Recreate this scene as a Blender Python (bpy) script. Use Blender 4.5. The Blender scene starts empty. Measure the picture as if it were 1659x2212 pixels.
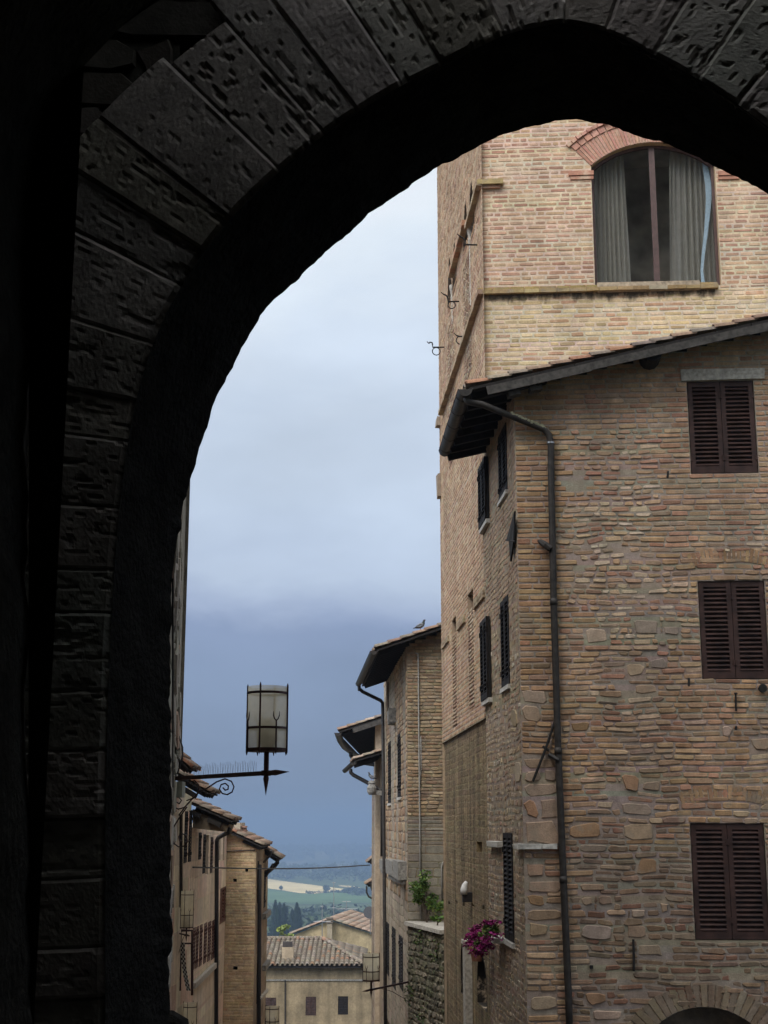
import bpy, math, random
from mathutils import Vector, noise
R = math.radians
S = bpy.context.scene
COL = S.collection

# ------------------------------------------------------------------ camera
EYE = 1.6
PITCH = R(12.66)
CP, SP = math.cos(PITCH), math.sin(PITCH)
cam = bpy.data.cameras.new("camera")
cam.sensor_fit = 'VERTICAL'
cam.sensor_height = 36.0
cam.sensor_width = 27.0
cam.lens = 36.0 * 3000 / 2212
cam.clip_start = 0.05
cam.clip_end = 20000
co = bpy.data.objects.new("camera", cam)
COL.objects.link(co)
co.location = (0, 0, EYE)
co.rotation_euler = (R(90) + PITCH, 0, 0)
S.camera = co

# ------------------------------------------------------------------ world (overcast sky) and sun
SUN_EL, SUN_AZ = R(50), R(212)          # azimuth measured from +Y towards +X: behind the viewer, to the left
w = bpy.data.worlds.new("World")
S.world = w
w.use_nodes = True
nt = w.node_tree
nt.nodes.clear()


def node(t, k, **kw):
    n = t.nodes.new(k)
    for a, b in kw.items():
        setattr(n, a, b)
    return n


def srgb(r, g, b):
    def f(c):
        c /= 255.0
        return c / 12.92 if c <= .04045 else ((c + .055) / 1.055) ** 2.4
    return (f(r), f(g), f(b))


out = node(nt, 'ShaderNodeOutputWorld')
bg = node(nt, 'ShaderNodeBackground')
bg.inputs['Strength'].default_value = 0.1
sky = node(nt, 'ShaderNodeTexSky', sky_type='NISHITA')
sky.sun_disc = False
sky.sun_elevation = SUN_EL
sky.sun_rotation = SUN_AZ
tc = node(nt, 'ShaderNodeTexCoord')
sep = node(nt, 'ShaderNodeSeparateXYZ')
mp = node(nt, 'ShaderNodeMapping')
mp.inputs['Scale'].default_value = (1.0, 1.0, 2.6)
n1 = node(nt, 'ShaderNodeTexNoise')
n1.inputs['Scale'].default_value = 4.6
n1.inputs['Detail'].default_value = 7
n1.inputs['Roughness'].default_value = .58
n1.inputs['Distortion'].default_value = .4
ma = node(nt, 'ShaderNodeMath', operation='MULTIPLY_ADD')
ma.inputs[1].default_value = 0.20
ma.inputs[2].default_value = -0.10
# the warp fades out towards the horizon
wz = node(nt, 'ShaderNodeMapRange')
wz.inputs['From Min'].default_value = 0.03
wz.inputs['From Max'].default_value = 0.30
wm = node(nt, 'ShaderNodeMath', operation='MULTIPLY')
ad = node(nt, 'ShaderNodeMath', operation='ADD')
ramp = node(nt, 'ShaderNodeValToRGB')
L = nt.links.new
L(tc.outputs['Generated'], sep.inputs[0])
L(tc.outputs['Generated'], mp.inputs['Vector'])
L(mp.outputs[0], n1.inputs['Vector'])
L(n1.outputs['Fac'], ma.inputs[0])
L(sep.outputs['Z'], wz.inputs['Value'])
L(ma.outputs[0], wm.inputs[0])
L(wz.outputs[0], wm.inputs[1])
L(sep.outputs['Z'], ad.inputs[0])
L(wm.outputs[0], ad.inputs[1])
L(ad.outputs[0], ramp.inputs['Fac'])
stops = [(0.0, (126, 144, 172)), (.055, (129, 147, 176)), (.105, (134, 152, 182)), (.138, (141, 158, 190)),
         (.153, (165, 180, 208)), (.176, (189, 204, 226)), (.235, (201, 216, 236)), (.30, (208, 222, 240)),
         (.36, (217, 230, 246)), (.42, (229, 240, 251)), (.465, (239, 246, 254)), (.62, (242, 248, 255)), (1.0, (250, 252, 254))]
el = ramp.color_ramp.elements
while len(el) < len(stops):
    el.new(0.5)
for e, (p, c) in zip(el, stops):
    e.position = p
    e.color = (*srgb(*c), 1)
# broad soft patches
n2 = node(nt, 'ShaderNodeTexNoise')
n2.inputs['Scale'].default_value = 5.5
n2.inputs['Detail'].default_value = 6
mp2 = node(nt, 'ShaderNodeMapping')
mp2.inputs['Scale'].default_value = (1.0, 1.0, 2.2)
mp2.inputs['Location'].default_value = (3.1, 1.7, .4)
L(tc.outputs['Generated'], mp2.inputs['Vector'])
L(mp2.outputs[0], n2.inputs['Vector'])
mr2 = node(nt, 'ShaderNodeMapRange')
mr2.inputs['From Min'].default_value = .3
mr2.inputs['From Max'].default_value = .7
mr2.inputs['To Min'].default_value = 7.45
mr2.inputs['To Max'].default_value = 9.0
L(n2.outputs['Fac'], mr2.inputs['Value'])
sc = node(nt, 'ShaderNodeVectorMath', operation='SCALE')
L(ramp.outputs['Color'], sc.inputs[0])
L(mr2.outputs[0], sc.inputs['Scale'])
# the cloud deck is brighter where the sun stands behind it (behind the viewer)
dt = node(nt, 'ShaderNodeVectorMath', operation='DOT_PRODUCT')
sd = Vector((math.sin(SUN_AZ) * math.cos(SUN_EL), math.cos(SUN_AZ) * math.cos(SUN_EL), math.sin(SUN_EL)))
dt.inputs[1].default_value = sd
L(tc.outputs['Generated'], dt.inputs[0])
mrg = node(nt, 'ShaderNodeMapRange', interpolation_type='SMOOTHSTEP')
mrg.inputs['From Min'].default_value = .45
mrg.inputs['From Max'].default_value = 1.0
mrg.inputs['To Min'].default_value = 1.0
mrg.inputs['To Max'].default_value = 3.5
L(dt.outputs['Value'], mrg.inputs['Value'])
sc2 = node(nt, 'ShaderNodeVectorMath', operation='SCALE')
L(sc.outputs[0], sc2.inputs[0])
L(mrg.outputs[0], sc2.inputs['Scale'])
mx = node(nt, 'ShaderNodeMixRGB')
mx.inputs['Fac'].default_value = .96
L(sky.outputs[0], mx.inputs['Color1'])
L(sc2.outputs[0], mx.inputs['Color2'])
L(mx.outputs[0], bg.inputs['Color'])
L(bg.outputs[0], out.inputs['Surface'])

sl = bpy.data.lights.new("sun", 'SUN')
sl.energy = 1.5
sl.angle = R(25)
sl.color = (1.0, .93, .84)
so = bpy.data.objects.new("sun", sl)
COL.objects.link(so)
so.location = (0, 0, 60)
so.rotation_euler = (-sd).to_track_quat('-Z', 'Y').to_euler()

S.view_settings.view_transform = 'Standard'
S.view_settings.look = 'None'
S.view_settings.exposure = 0.28
S.view_settings.gamma = 1.0
try:
    S.cycles.max_bounces = 6
    S.cycles.diffuse_bounces = 4
    S.cycles.volume_bounces = 1
    S.cycles.transparent_max_bounces = 12
    S.cycles.caustics_reflective = False
    S.cycles.caustics_refractive = False
    S.cycles.use_denoising = True
except Exception:
    pass

# ------------------------------------------------------------------ geometry helpers


def ray(x, y):
    """pixel of the 1659x2212 picture -> (X per metre of Y, Z per metre of Y)"""
    u = (x - 829.5) / 3000
    v = (1106 - y) / 3000
    yd = CP - v * SP
    return u / yd, (v * CP + SP) / yd


def at(x, y, Y):
    a, b = ray(x, y)
    return Vector((a * Y, Y, EYE + b * Y))


class Wall:
    """a vertical wall plane: s runs along it, z is world height, out is towards the street"""

    def __init__(s, o, d, flip=False):
        s.o = Vector((o[0], o[1]))
        s.d = Vector(d).normalized()
        s.n = Vector((s.d.y, -s.d.x))
        if flip:
            s.n = -s.n

    def pt(s, a, z, out=0.0):
        p = s.o + s.d * a + s.n * out
        return Vector((p.x, p.y, z))

    def px(s, x, y, out=0.0):
        a, b = ray(x, y)
        o = s.o + s.n * out
        t = (a * o.y - o.x) / (s.d.x - a * s.d.y)
        return t, EYE + b * (o.y + t * s.d.y)

    def rect(s, x0, y0, x1, y1):
        """s-range and z-range of a pixel box (z taken at its middle)"""
        xm, ym = (x0 + x1) / 2, (y0 + y1) / 2
        a, b = s.px(x0, ym)[0], s.px(x1, ym)[0]
        return min(a, b), max(a, b), s.px(xm, y1)[1], s.px(xm, y0)[1]

    def q(s, x, y, out=0.0):
        a, z = s.px(x, y, out)
        return s.pt(a, z, out)


class MB:
    def __init__(s):
        s.v, s.f, s.c, s.m = [], [], [], []

    def add(s, vs, fs, col=(.5, .5, .5), mi=0):
        b = len(s.v)
        s.v.extend([tuple(p) for p in vs])
        s.c.extend([col] * len(vs))
        s.f.extend([tuple(i + b for i in f) for f in fs])
        s.m.extend([mi] * len(fs))

    def quad(s, a, b, c, d, col=(.5, .5, .5), mi=0):
        s.add([a, b, c, d], [(0, 1, 2, 3)], col, mi)

    def hexa(s, p, col=(.5, .5, .5), mi=0):
        """p: 8 corners, bottom ring then top ring"""
        s.add(p, [(3, 2, 1, 0), (4, 5, 6, 7), (0, 1, 5, 4), (1, 2, 6, 5), (2, 3, 7, 6), (3, 0, 4, 7)], col, mi)

    def box(s, lo, hi, col=(.5, .5, .5), mi=0):
        x0, y0, z0 = lo
        x1, y1, z1 = hi
        s.hexa([(x0, y0, z0), (x1, y0, z0), (x1, y1, z0), (x0, y1, z0), (x0, y0, z1), (x1, y0, z1), (x1, y1, z1), (x0, y1, z1)], col, mi)

    def wbox(s, W, a0, a1, z0, z1, o0, o1, col=(.5, .5, .5), mi=0, jit=0.0, rng=None):
        p = [W.pt(a, z, o) for z in (z0, z1) for a, o in ((a0, o1), (a1, o1), (a1, o0), (a0, o0))]
        if jit:
            p = [q + Vector((rng.uniform(-jit, jit), rng.uniform(-jit, jit), rng.uniform(-jit, jit))) for q in p]
        s.hexa(p, col, mi)

    def beam(s, a, b, w, h, col=(.5, .5, .5), mi=0, up=Vector((0, 0, 1))):
        a, b = Vector(a), Vector(b)
        d = (b - a).normalized()
        x = d.cross(up)
        if x.length < 1e-4:
            x = Vector((1, 0, 0))
        x.normalize()
        y = x.cross(d)
        s.hexa([p + x * i * w / 2 + y * j * h / 2 for p in (a, b) for i, j in ((-1, -1), (1, -1), (1, 1), (-1, 1))], col, mi)

    def tube(s, pts, r, col=(.5, .5, .5), mi=0, n=8, cap=True):
        pts = [Vector(p) for p in pts]
        rs = r if isinstance(r, (list, tuple)) else [r] * len(pts)
        vs, fs = [], []
        ref = Vector((0, 0, 1))
        x = None
        for i, p in enumerate(pts):
            t = (pts[min(i + 1, len(pts) - 1)] - pts[max(i - 1, 0)]).normalized()
            if x is None:
                x = t.cross(ref)
                if x.length < .05:
                    x = t.cross(Vector((1, 0, 0)))
            x = (x - t * x.dot(t)).normalized()
            y = t.cross(x)
            for k in range(n):
                a = 2 * math.pi * k / n
                vs.append(p + (x * math.cos(a) + y * math.sin(a)) * rs[i])
        for i in range(len(pts) - 1):
            for k in range(n):
                k2 = (k + 1) % n
                fs.append((i * n + k, i * n + k2, (i + 1) * n + k2, (i + 1) * n + k))
        if cap:
            fs.append(tuple(reversed(range(n))))
            fs.append(tuple(range((len(pts) - 1) * n, len(pts) * n)))
        s.add(vs, fs, col, mi)

    def lathe(s, o, prof, col=(.5, .5, .5), mi=0, n=16, ax=Vector((0, 0, 1))):
        s.tube([Vector(o) + ax * z for r, z in prof], [max(r, 1e-4) for r, z in prof], col, mi, n)

    def prism(s, pts, z0, z1, col=(.5, .5, .5), mi=0):
        n = len(pts)
        zt = z1 if isinstance(z1, (list, tuple)) else [z1] * n
        vs = [(p[0], p[1], z0) for p in pts] + [(p[0], p[1], z) for p, z in zip(pts, zt)]
        s.add(vs, [tuple(reversed(range(n))), tuple(range(n, 2 * n))] + [(i, (i + 1) % n, n + (i + 1) % n, n + i) for i in range(n)], col, mi)

    def build(s, name, mats, parent=None, smooth=False, loc=None):
        me = bpy.data.meshes.new(name)
        off = Vector((0, 0, 0))
        if parent is not None:
            q = parent
            while q is not None:
                off += Vector(q.location)
                q = q.parent
        elif loc is not None:
            off = Vector(loc)
        me.from_pydata([(a - off.x, b - off.y, c - off.z) for a, b, c in s.v], [], s.f)
        at_ = me.attributes.new("Col", 'FLOAT_COLOR', 'POINT')
        flat = []
        for c in s.c:
            flat.extend((c[0], c[1], c[2], 1.0))
        at_.data.foreach_set("color", flat)
        mats = mats if isinstance(mats, (list, tuple)) else [mats]
        for m in mats:
            me.materials.append(m)
        me.polygons.foreach_set("material_index", s.m)
        if smooth:
            me.polygons.foreach_set("use_smooth", [True] * len(s.f))
        me.update()
        o = bpy.data.objects.new(name, me)
        COL.objects.link(o)
        if parent is not None:
            o.parent = parent
        elif loc is not None:
            o.location = loc
        return o


def tag(o, label=None, cat=None, group=None, kind=None):
    if label:
        o['label'] = label
    if cat:
        o['category'] = cat
    if group:
        o['group'] = group
    if kind:
        o['kind'] = kind
    return o


def thing(name, label, cat, loc, group=None):
    o = bpy.data.objects.new(name, None)
    o.empty_display_size = .3
    COL.objects.link(o)
    o.location = loc
    return tag(o, label, cat, group)


# ------------------------------------------------------------------ materials


def mat_attr(name, rough=.9, nscale=9.0, lo=.72, hi=1.22, bump=.35, bscale=60.0, bdist=.012, streak=None, spec=.25, smear=None):
    """surface whose base colour is the mesh's own stone / tile colours, mottled by noise"""
    m = bpy.data.materials.new(name)
    m.use_nodes = True
    t = m.node_tree
    b = t.nodes['Principled BSDF']
    b.inputs['Roughness'].default_value = rough
    b.inputs['Specular IOR Level'].default_value = spec
    a = node(t, 'ShaderNodeAttribute', attribute_name='Col')
    g = node(t, 'ShaderNodeNewGeometry')
    n = node(t, 'ShaderNodeTexNoise')
    n.inputs['Scale'].default_value = nscale
    n.inputs['Detail'].default_value = 6
    n.inputs['Roughness'].default_value = .65
    r = node(t, 'ShaderNodeMapRange')
    r.inputs['From Min'].default_value = .3
    r.inputs['From Max'].default_value = .7
    r.inputs['To Min'].default_value = lo
    r.inputs['To Max'].default_value = hi
    v = node(t, 'ShaderNodeVectorMath', operation='SCALE')
    l = t.links.new
    l(g.outputs['Position'], n.inputs['Vector'])
    l(n.outputs['Fac'], r.inputs['Value'])
    l(a.outputs['Color'], v.inputs[0])
    l(r.outputs[0], v.inputs['Scale'])
    last = v.outputs[0]
    nf = node(t, 'ShaderNodeTexNoise')
    nf.inputs['Scale'].default_value = nscale * 5.3
    nf.inputs['Detail'].default_value = 5
    nf.inputs['Roughness'].default_value = .7
    l(g.outputs['Position'], nf.inputs['Vector'])
    rf = node(t, 'ShaderNodeMapRange')
    rf.inputs['From Min'].default_value = .32
    rf.inputs['From Max'].default_value = .68
    rf.inputs['To Min'].default_value = .84
    rf.inputs['To Max'].default_value = 1.16
    l(nf.outputs['Fac'], rf.inputs['Value'])
    vf = node(t, 'ShaderNodeVectorMath', operation='SCALE')
    l(last, vf.inputs[0])
    l(rf.outputs[0], vf.inputs['Scale'])
    last = vf.outputs[0]
    if smear:
        ns = node(t, 'ShaderNodeTexNoise')
        ns.inputs['Scale'].default_value = smear[1]
        ns.inputs['Detail'].default_value = 9
        ns.inputs['Roughness'].default_value = .72
        l(g.outputs['Position'], ns.inputs['Vector'])
        rs = node(t, 'ShaderNodeMapRange')
        rs.inputs['From Min'].default_value = smear[2]
        rs.inputs['From Max'].default_value = smear[2] + .10
        rs.inputs['To Max'].default_value = smear[3]
        l(ns.outputs['Fac'], rs.inputs['Value'])
        ms = node(t, 'ShaderNodeMixRGB')
        ms.inputs['Color2'].default_value = (*smear[0], 1)
        l(rs.outputs[0], ms.inputs['Fac'])
        l(last, ms.inputs['Color1'])
        last = ms.outputs[0]
    if streak:
        mp = node(t, 'ShaderNodeMapping')
        mp.inputs['Scale'].default_value = (streak[0], streak[0], streak[1])
        l(g.outputs['Position'], mp.inputs['Vector'])
        n3 = node(t, 'ShaderNodeTexNoise')
        n3.inputs['Scale'].default_value = 1.0
        n3.inputs['Detail'].default_value = 5
        l(mp.outputs[0], n3.inputs['Vector'])
        r3 = node(t, 'ShaderNodeMapRange')
        r3.inputs['From Min'].default_value = .35
        r3.inputs['From Max'].default_value = .62
        r3.inputs['To Min'].default_value = streak[2]
        r3.inputs['To Max'].default_value = 1.08
        l(n3.outputs['Fac'], r3.inputs['Value'])
        v3 = node(t, 'ShaderNodeVectorMath', operation='SCALE')
        l(last, v3.inputs[0])
        l(r3.outputs[0], v3.inputs['Scale'])
        last = v3.outputs[0]
    l(last, b.inputs['Base Color'])
    if bump:
        nb = node(t, 'ShaderNodeTexNoise')
        nb.inputs['Scale'].default_value = bscale
        nb.inputs['Detail'].default_value = 4
        l(g.outputs['Position'], nb.inputs['Vector'])
        bp = node(t, 'ShaderNodeBump')
        bp.inputs['Strength'].default_value = bump
        bp.inputs['Distance'].default_value = bdist
        l(nb.outputs['Fac'], bp.inputs['Height'])
        l(bp.outputs[0], b.inputs['Normal'])
    return m


def mat_plain(name, col, rough=.6, metal=0.0, nscale=14.0, var=.25, bump=.15, spec=.4, bdist=.004):
    m = bpy.data.materials.new(name)
    m.use_nodes = True
    t = m.node_tree
    b = t.nodes['Principled BSDF']
    b.inputs['Roughness'].default_value = rough
    b.inputs['Metallic'].default_value = metal
    b.inputs['Specular IOR Level'].default_value = spec
    g = node(t, 'ShaderNodeNewGeometry')
    n = node(t, 'ShaderNodeTexNoise')
    n.inputs['Scale'].default_value = nscale
    n.inputs['Detail'].default_value = 5
    r = node(t, 'ShaderNodeValToRGB')
    r.color_ramp.elements[0].position = .3
    r.color_ramp.elements[1].position = .7
    r.color_ramp.elements[0].color = (*[c * (1 - var) for c in col], 1)
    r.color_ramp.elements[1].color = (*[min(1, c * (1 + var)) for c in col], 1)
    l = t.links.new
    l(g.outputs['Position'], n.inputs['Vector'])
    l(n.outputs['Fac'], r.inputs['Fac'])
    l(r.outputs[0], b.inputs['Base Color'])
    if bump:
        bp = node(t, 'ShaderNodeBump')
        bp.inputs['Strength'].default_value = bump
        bp.inputs['Distance'].default_value = bdist
        l(n.outputs['Fac'], bp.inputs['Height'])
        l(bp.outputs[0], b.inputs['Normal'])
    return m


M = {}
M['masonry'] = mat_attr('masonry', nscale=7, bump=.5, bscale=55, bdist=.015, streak=(1.4, .28, .84), smear=((.30, .245, .185), 3.2, .53, .75))
M['tower'] = mat_attr('tower_brick', nscale=6, lo=.8, hi=1.15, bump=.4, bscale=60, bdist=.01, streak=(1.1, .3, .86), smear=((.60, .475, .345), 2.6, .54, .7))
M['plaster'] = mat_attr('old_plaster', nscale=1.3, lo=.7, hi=1.2, bump=.5, bscale=18, bdist=.02, streak=(2.2, .16, .74))
M['pale_plaster'] = mat_attr('pale_plaster', nscale=1.1, lo=.88, hi=1.12, bump=.4, bscale=18, bdist=.02, streak=(2.2, .16, .88))
M['tuff'] = mat_attr('tuff', nscale=1.7, lo=.62, hi=1.2, bump=.8, bscale=13, bdist=.05, streak=(3.2, .13, .55))
M['gate'] = mat_attr('gate_stone', nscale=3.2, lo=.6, hi=1.25, bump=.35, bscale=60, bdist=.008)
M['shaded'] = mat_attr('shaded_stone', nscale=5, lo=.6, hi=1.3, bump=.8, bscale=30, bdist=.03, spec=0.0)  # gate stone with the shade under the arch put into its colours
M['tile'] = mat_attr('roof_tile', nscale=16, lo=.6, hi=1.3, bump=.4, bscale=80, bdist=.006)
M['leaf'] = mat_attr('leaf', rough=.6, nscale=3, lo=.7, hi=1.25, bump=0, spec=.3)
M['petal'] = mat_attr('petal', rough=.7, nscale=5, lo=.7, hi=1.25, bump=0)
M['feather'] = mat_attr('feather', rough=.8, nscale=40, lo=.8, hi=1.15, bump=.1)
M['land'] = mat_attr('countryside', rough=1.0, nscale=.012, lo=.75, hi=1.2, bump=0, spec=0)
M['shutter'] = mat_plain('shutter_paint', (.043, .0215, .0175), .65, nscale=5, var=.5, spec=.3)
M['shutter_red'] = mat_plain('shutter_red_paint', (.085, .024, .017), .55, nscale=7, var=.3)
M['shutter_grey'] = mat_plain('shutter_dark_paint', (.014, .011, .010), .75, nscale=7, var=.3, spec=.2)
M['pipe'] = mat_plain('brown_metal', (.030, .026, .023), .55, .0, nscale=11, var=.5, spec=.3)
M['iron'] = mat_plain('wrought_iron', (.014, .012, .011), .85, .0, nscale=18, var=.5)
M['lampiron'] = mat_plain('lamp_iron', (.038, .013, .012), .5, .2, nscale=22, var=.55)
M['steel'] = mat_plain('bare_steel', (.42, .42, .42), .3, .9)
M['wood'] = mat_plain('dark_wood', (.015, .012, .010), .9, nscale=8, var=.5, bump=.4)
M['greywood'] = mat_plain('weathered_wood', (.058, .052, .046), .85, nscale=12, var=.5, bump=.5)
M['stone'] = mat_plain('pale_stone', (.40, .37, .32), .85, nscale=16, var=.35, bump=.5)
M['whitestone'] = mat_plain('whitened_stone', (.46, .445, .41), .85, nscale=20, var=.25, bump=.4)
M['greystone'] = mat_plain('grey_stone', (.22, .21, .19), .9, nscale=14, var=.5, bump=.6, bdist=.02)
M['street'] = mat_plain('street_paving', (.12, .11, .10), .85, nscale=5, var=.3, bump=.5, bdist=.01)
M['dark'] = mat_plain('dark_interior', (.012, .011, .010), .9, var=.3, bump=0)
M['frame'] = mat_plain('window_frame_paint', (.085, .048, .042), .5, nscale=10, var=.25)
M['white'] = mat_plain('white_paint', (.66, .66, .65), .6, var=.12)
M['box'] = mat_plain('box_enamel', (.30, .31, .27), .5, nscale=10, var=.25)
M['cable'] = mat_plain('cable_rubber', (.035, .033, .035), .6, var=.2, bump=0)
M['conduit'] = mat_plain('conduit_grey', (.30, .29, .27), .55, var=.2)
M['curtain'] = None
M['blue'] = mat_plain('blue_cloth', (.42, .58, .72), .9, nscale=30, var=.15)
M['dish'] = mat_plain('dish_grey', (.10, .105, .12), .8, var=.1)
M['antenna'] = mat_plain('antenna_metal', (.30, .30, .31), .4, .6, var=.1, bump=0)
M['bark'] = mat_plain('bark', (.07, .05, .035), .9, nscale=20, var=.4)
M['terracotta'] = mat_plain('terracotta', (.30, .13, .075), .85, nscale=12, var=.3)


def mat_glass(name, tint=(1, 1, 1), refl=.08):
    m = bpy.data.materials.new(name)
    m.use_nodes = True
    t = m.node_tree
    t.nodes.clear()
    o = node(t, 'ShaderNodeOutputMaterial')
    tr = node(t, 'ShaderNodeBsdfTransparent')
    tr.inputs[0].default_value = (*tint, 1)
    gl = node(t, 'ShaderNodeBsdfGlossy')
    gl.inputs['Roughness'].default_value = .03
    lw = node(t, 'ShaderNodeFresnel')
    lw.inputs['IOR'].default_value = 1.5
    mxs = node(t, 'ShaderNodeMixShader')
    g = node(t, 'ShaderNodeNewGeometry')
    n = node(t, 'ShaderNodeTexNoise')
    n.inputs['Scale'].default_value = 1.2
    bp = node(t, 'ShaderNodeBump')
    bp.inputs['Strength'].default_value = .08
    l = t.links.new
    l(g.outputs['Position'], n.inputs['Vector'])
    l(n.outputs['Fac'], bp.inputs['Height'])
    l(bp.outputs[0], gl.inputs['Normal'])
    l(lw.outputs[0], mxs.inputs[0])
    l(tr.outputs[0], mxs.inputs[1])
    l(gl.outputs[0], mxs.inputs[2])
    l(mxs.outputs[0], o.inputs['Surface'])
    return m


M['glass'] = mat_glass('window_glass', (.82, .81, .79))


def mat_frosted(name, col, clear):
    m = bpy.data.materials.new(name)
    m.use_nodes = True
    t = m.node_tree
    t.nodes.clear()
    o = node(t, 'ShaderNodeOutputMaterial')
    tr = node(t, 'ShaderNodeBsdfTransparent')
    tl = node(t, 'ShaderNodeBsdfTranslucent')
    df = node(t, 'ShaderNodeBsdfDiffuse')
    gl = node(t, 'ShaderNodeBsdfGlossy')
    gl.inputs['Roughness'].default_value = .15
    tr.inputs[0].default_value = (*[min(1, c * 1.45) for c in col], 1)
    tl.inputs[0].default_value = (*col, 1)
    df.inputs[0].default_value = (*col, 1)
    a = node(t, 'ShaderNodeMixShader')
    a.inputs[0].default_value = .25
    b = node(t, 'ShaderNodeMixShader')
    g = node(t, 'ShaderNodeNewGeometry')
    n = node(t, 'ShaderNodeTexNoise')
    n.inputs['Scale'].default_value = 9
    mr = node(t, 'ShaderNodeMapRange')
    mr.inputs['To Min'].default_value = clear - .12
    mr.inputs['To Max'].default_value = clear + .12
    c = node(t, 'ShaderNodeMixShader')
    c.inputs[0].default_value = .05
    l = t.links.new
    l(g.outputs['Position'], n.inputs['Vector'])
    l(n.outputs['Fac'], mr.inputs['Value'])
    l(mr.outputs[0], b.inputs[0])
    l(tl.outputs[0], a.inputs[1])
    l(df.outputs[0], a.inputs[2])
    l(a.outputs[0], b.inputs[1])
    l(tr.outputs[0], b.inputs[2])
    l(b.outputs[0], c.inputs[1])
    l(gl.outputs[0], c.inputs[2])
    l(c.outputs[0], o.inputs['Surface'])
    return m


M['lampglass'] = mat_frosted('lantern_glass', (.98, .91, .71), .33)
M['curtain'] = mat_frosted('curtain_voile', (.80, .80, .75), .28)

# ------------------------------------------------------------------ masonry


class Opening:
    def __init__(s, s0, s1, z0, z1, rise=0.0, point=False, depth=.18):
        s.s0, s.s1, s.z0, s.z1, s.rise, s.point, s.depth = s0, s1, z0, z1, rise, point, depth

    def half(s, z):
        w = (s.s1 - s.s0) / 2
        if z <= s.z1 or not s.rise:
            return w
        t = (z - s.z1) / s.rise
        if t >= 1:
            return 0
        if s.point:
            return w * (1 - t) ** .62
        r = (w * w + s.rise * s.rise) / (2 * s.rise)
        return math.sqrt(max(0, r * r - (z - s.z1 + r - s.rise) ** 2))

    def cut(s, z0, z1):
        if z1 <= s.z0 + .031 or z0 >= s.z1 + s.rise - .031:
            return None
        h = s.half(max(z0, s.z0))
        c = (s.s0 + s.s1) / 2
        return (c - h, c + h)

    def outline(s, n=14):
        c, w = (s.s0 + s.s1) / 2, (s.s1 - s.s0) / 2
        p = [(s.s0, s.z0), (s.s0, s.z1)]
        if s.rise:
            for k in range(1, n):
                z = s.z1 + s.rise * math.sin(math.pi / 2 * k / n)
                p.append((c - s.half(z), z))
            p.append((c, s.z1 + s.rise))
            for k in range(n - 1, 0, -1):
                z = s.z1 + s.rise * math.sin(math.pi / 2 * k / n)
                p.append((c + s.half(z), z))
        p += [(s.s1, s.z1), (s.s1, s.z0)]
        return p

    def reveal(s, mb, W, col, back=None, sill=True, front=.004):
        p = s.outline()
        for (a, b), (c, d) in zip(p[:-1], p[1:]):
            mb.quad(W.pt(a, b, front), W.pt(c, d, front), W.pt(c, d, -s.depth), W.pt(a, b, -s.depth), col)
        if sill:
            a, b = p[-1], p[0]
            mb.quad(W.pt(*a, front), W.pt(*b, front), W.pt(*b, -s.depth), W.pt(*a, -s.depth), col)
        if back is not None:
            mb.add([W.pt(a, b, -s.depth) for a, b in p], [tuple(range(len(p)))], back)


def subtract(iv, cuts):
    for c in cuts:
        nxt = []
        for a, b in iv:
            if c[1] <= a or c[0] >= b:
                nxt.append((a, b))
                continue
            if c[0] > a:
                nxt.append((a, c[0]))
            if c[1] < b:
                nxt.append((c[1], b))
        iv = nxt
    return iv


def stone(mb, W, rng, a0, a1, z0, z1, th, rag, rnd, col):
    """one stone: bevelled irregular octagon standing th proud of the mortar"""
    w, h = a1 - a0, z1 - z0
    if w < .015 or h < .012:
        return
    cx, cz = (a0 + a1) / 2, (z0 + z1) / 2
    bx = min(w * .5 * rnd, h * .45)
    bz = h * .5 * rnd
    pts = [(-w / 2 + bx, -h / 2), (w / 2 - bx, -h / 2), (w / 2, -h / 2 + bz), (w / 2, h / 2 - bz),
           (w / 2 - bx, h / 2), (-w / 2 + bx, h / 2), (-w / 2, h / 2 - bz), (-w / 2, -h / 2 + bz)]
    tilt = rng.uniform(-1, 1) * rag * .16
    o, i = [], []
    ins = min(.014, h * .16)
    sx, sz = max(.4, 1 - 2 * ins / w), max(.4, 1 - 2 * ins / h)
    tA, tB = rng.uniform(-.3, .3) * th, rng.uniform(-.3, .3) * th
    for x, z in pts:
        x += rng.uniform(-1, 1) * rag * h * .22
        z += rng.uniform(-1, .7) * rag * h * .2 + x * tilt * .3
        wz_ = rag * .05 * noise.noise(Vector(((cx + x) * 1.3, (cz + z) * 1.7, 7.7))) if rag > .45 else 0
        o.append(W.pt(cx + x, cz + z + wz_, -.006))
        t = th + tA * (2 * x / w) + tB * (2 * z / h)
        i.append(W.pt(cx + x * sx, cz + z * sz + wz_, t))
    mb.add(o + i, [(k, (k + 1) % 8, 8 + (k + 1) % 8, 8 + k) for k in range(8)] + [tuple(range(8, 16))], col)


def pick(rng, pal):
    t = rng.random() * sum(p[0] for p in pal)
    for wgt, c in pal:
        t -= wgt
        if t <= 0:
            break
    k = rng.uniform(.86, 1.13)
    return tuple(min(.9, x * k * rng.uniform(.96, 1.04)) for x in c)


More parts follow.
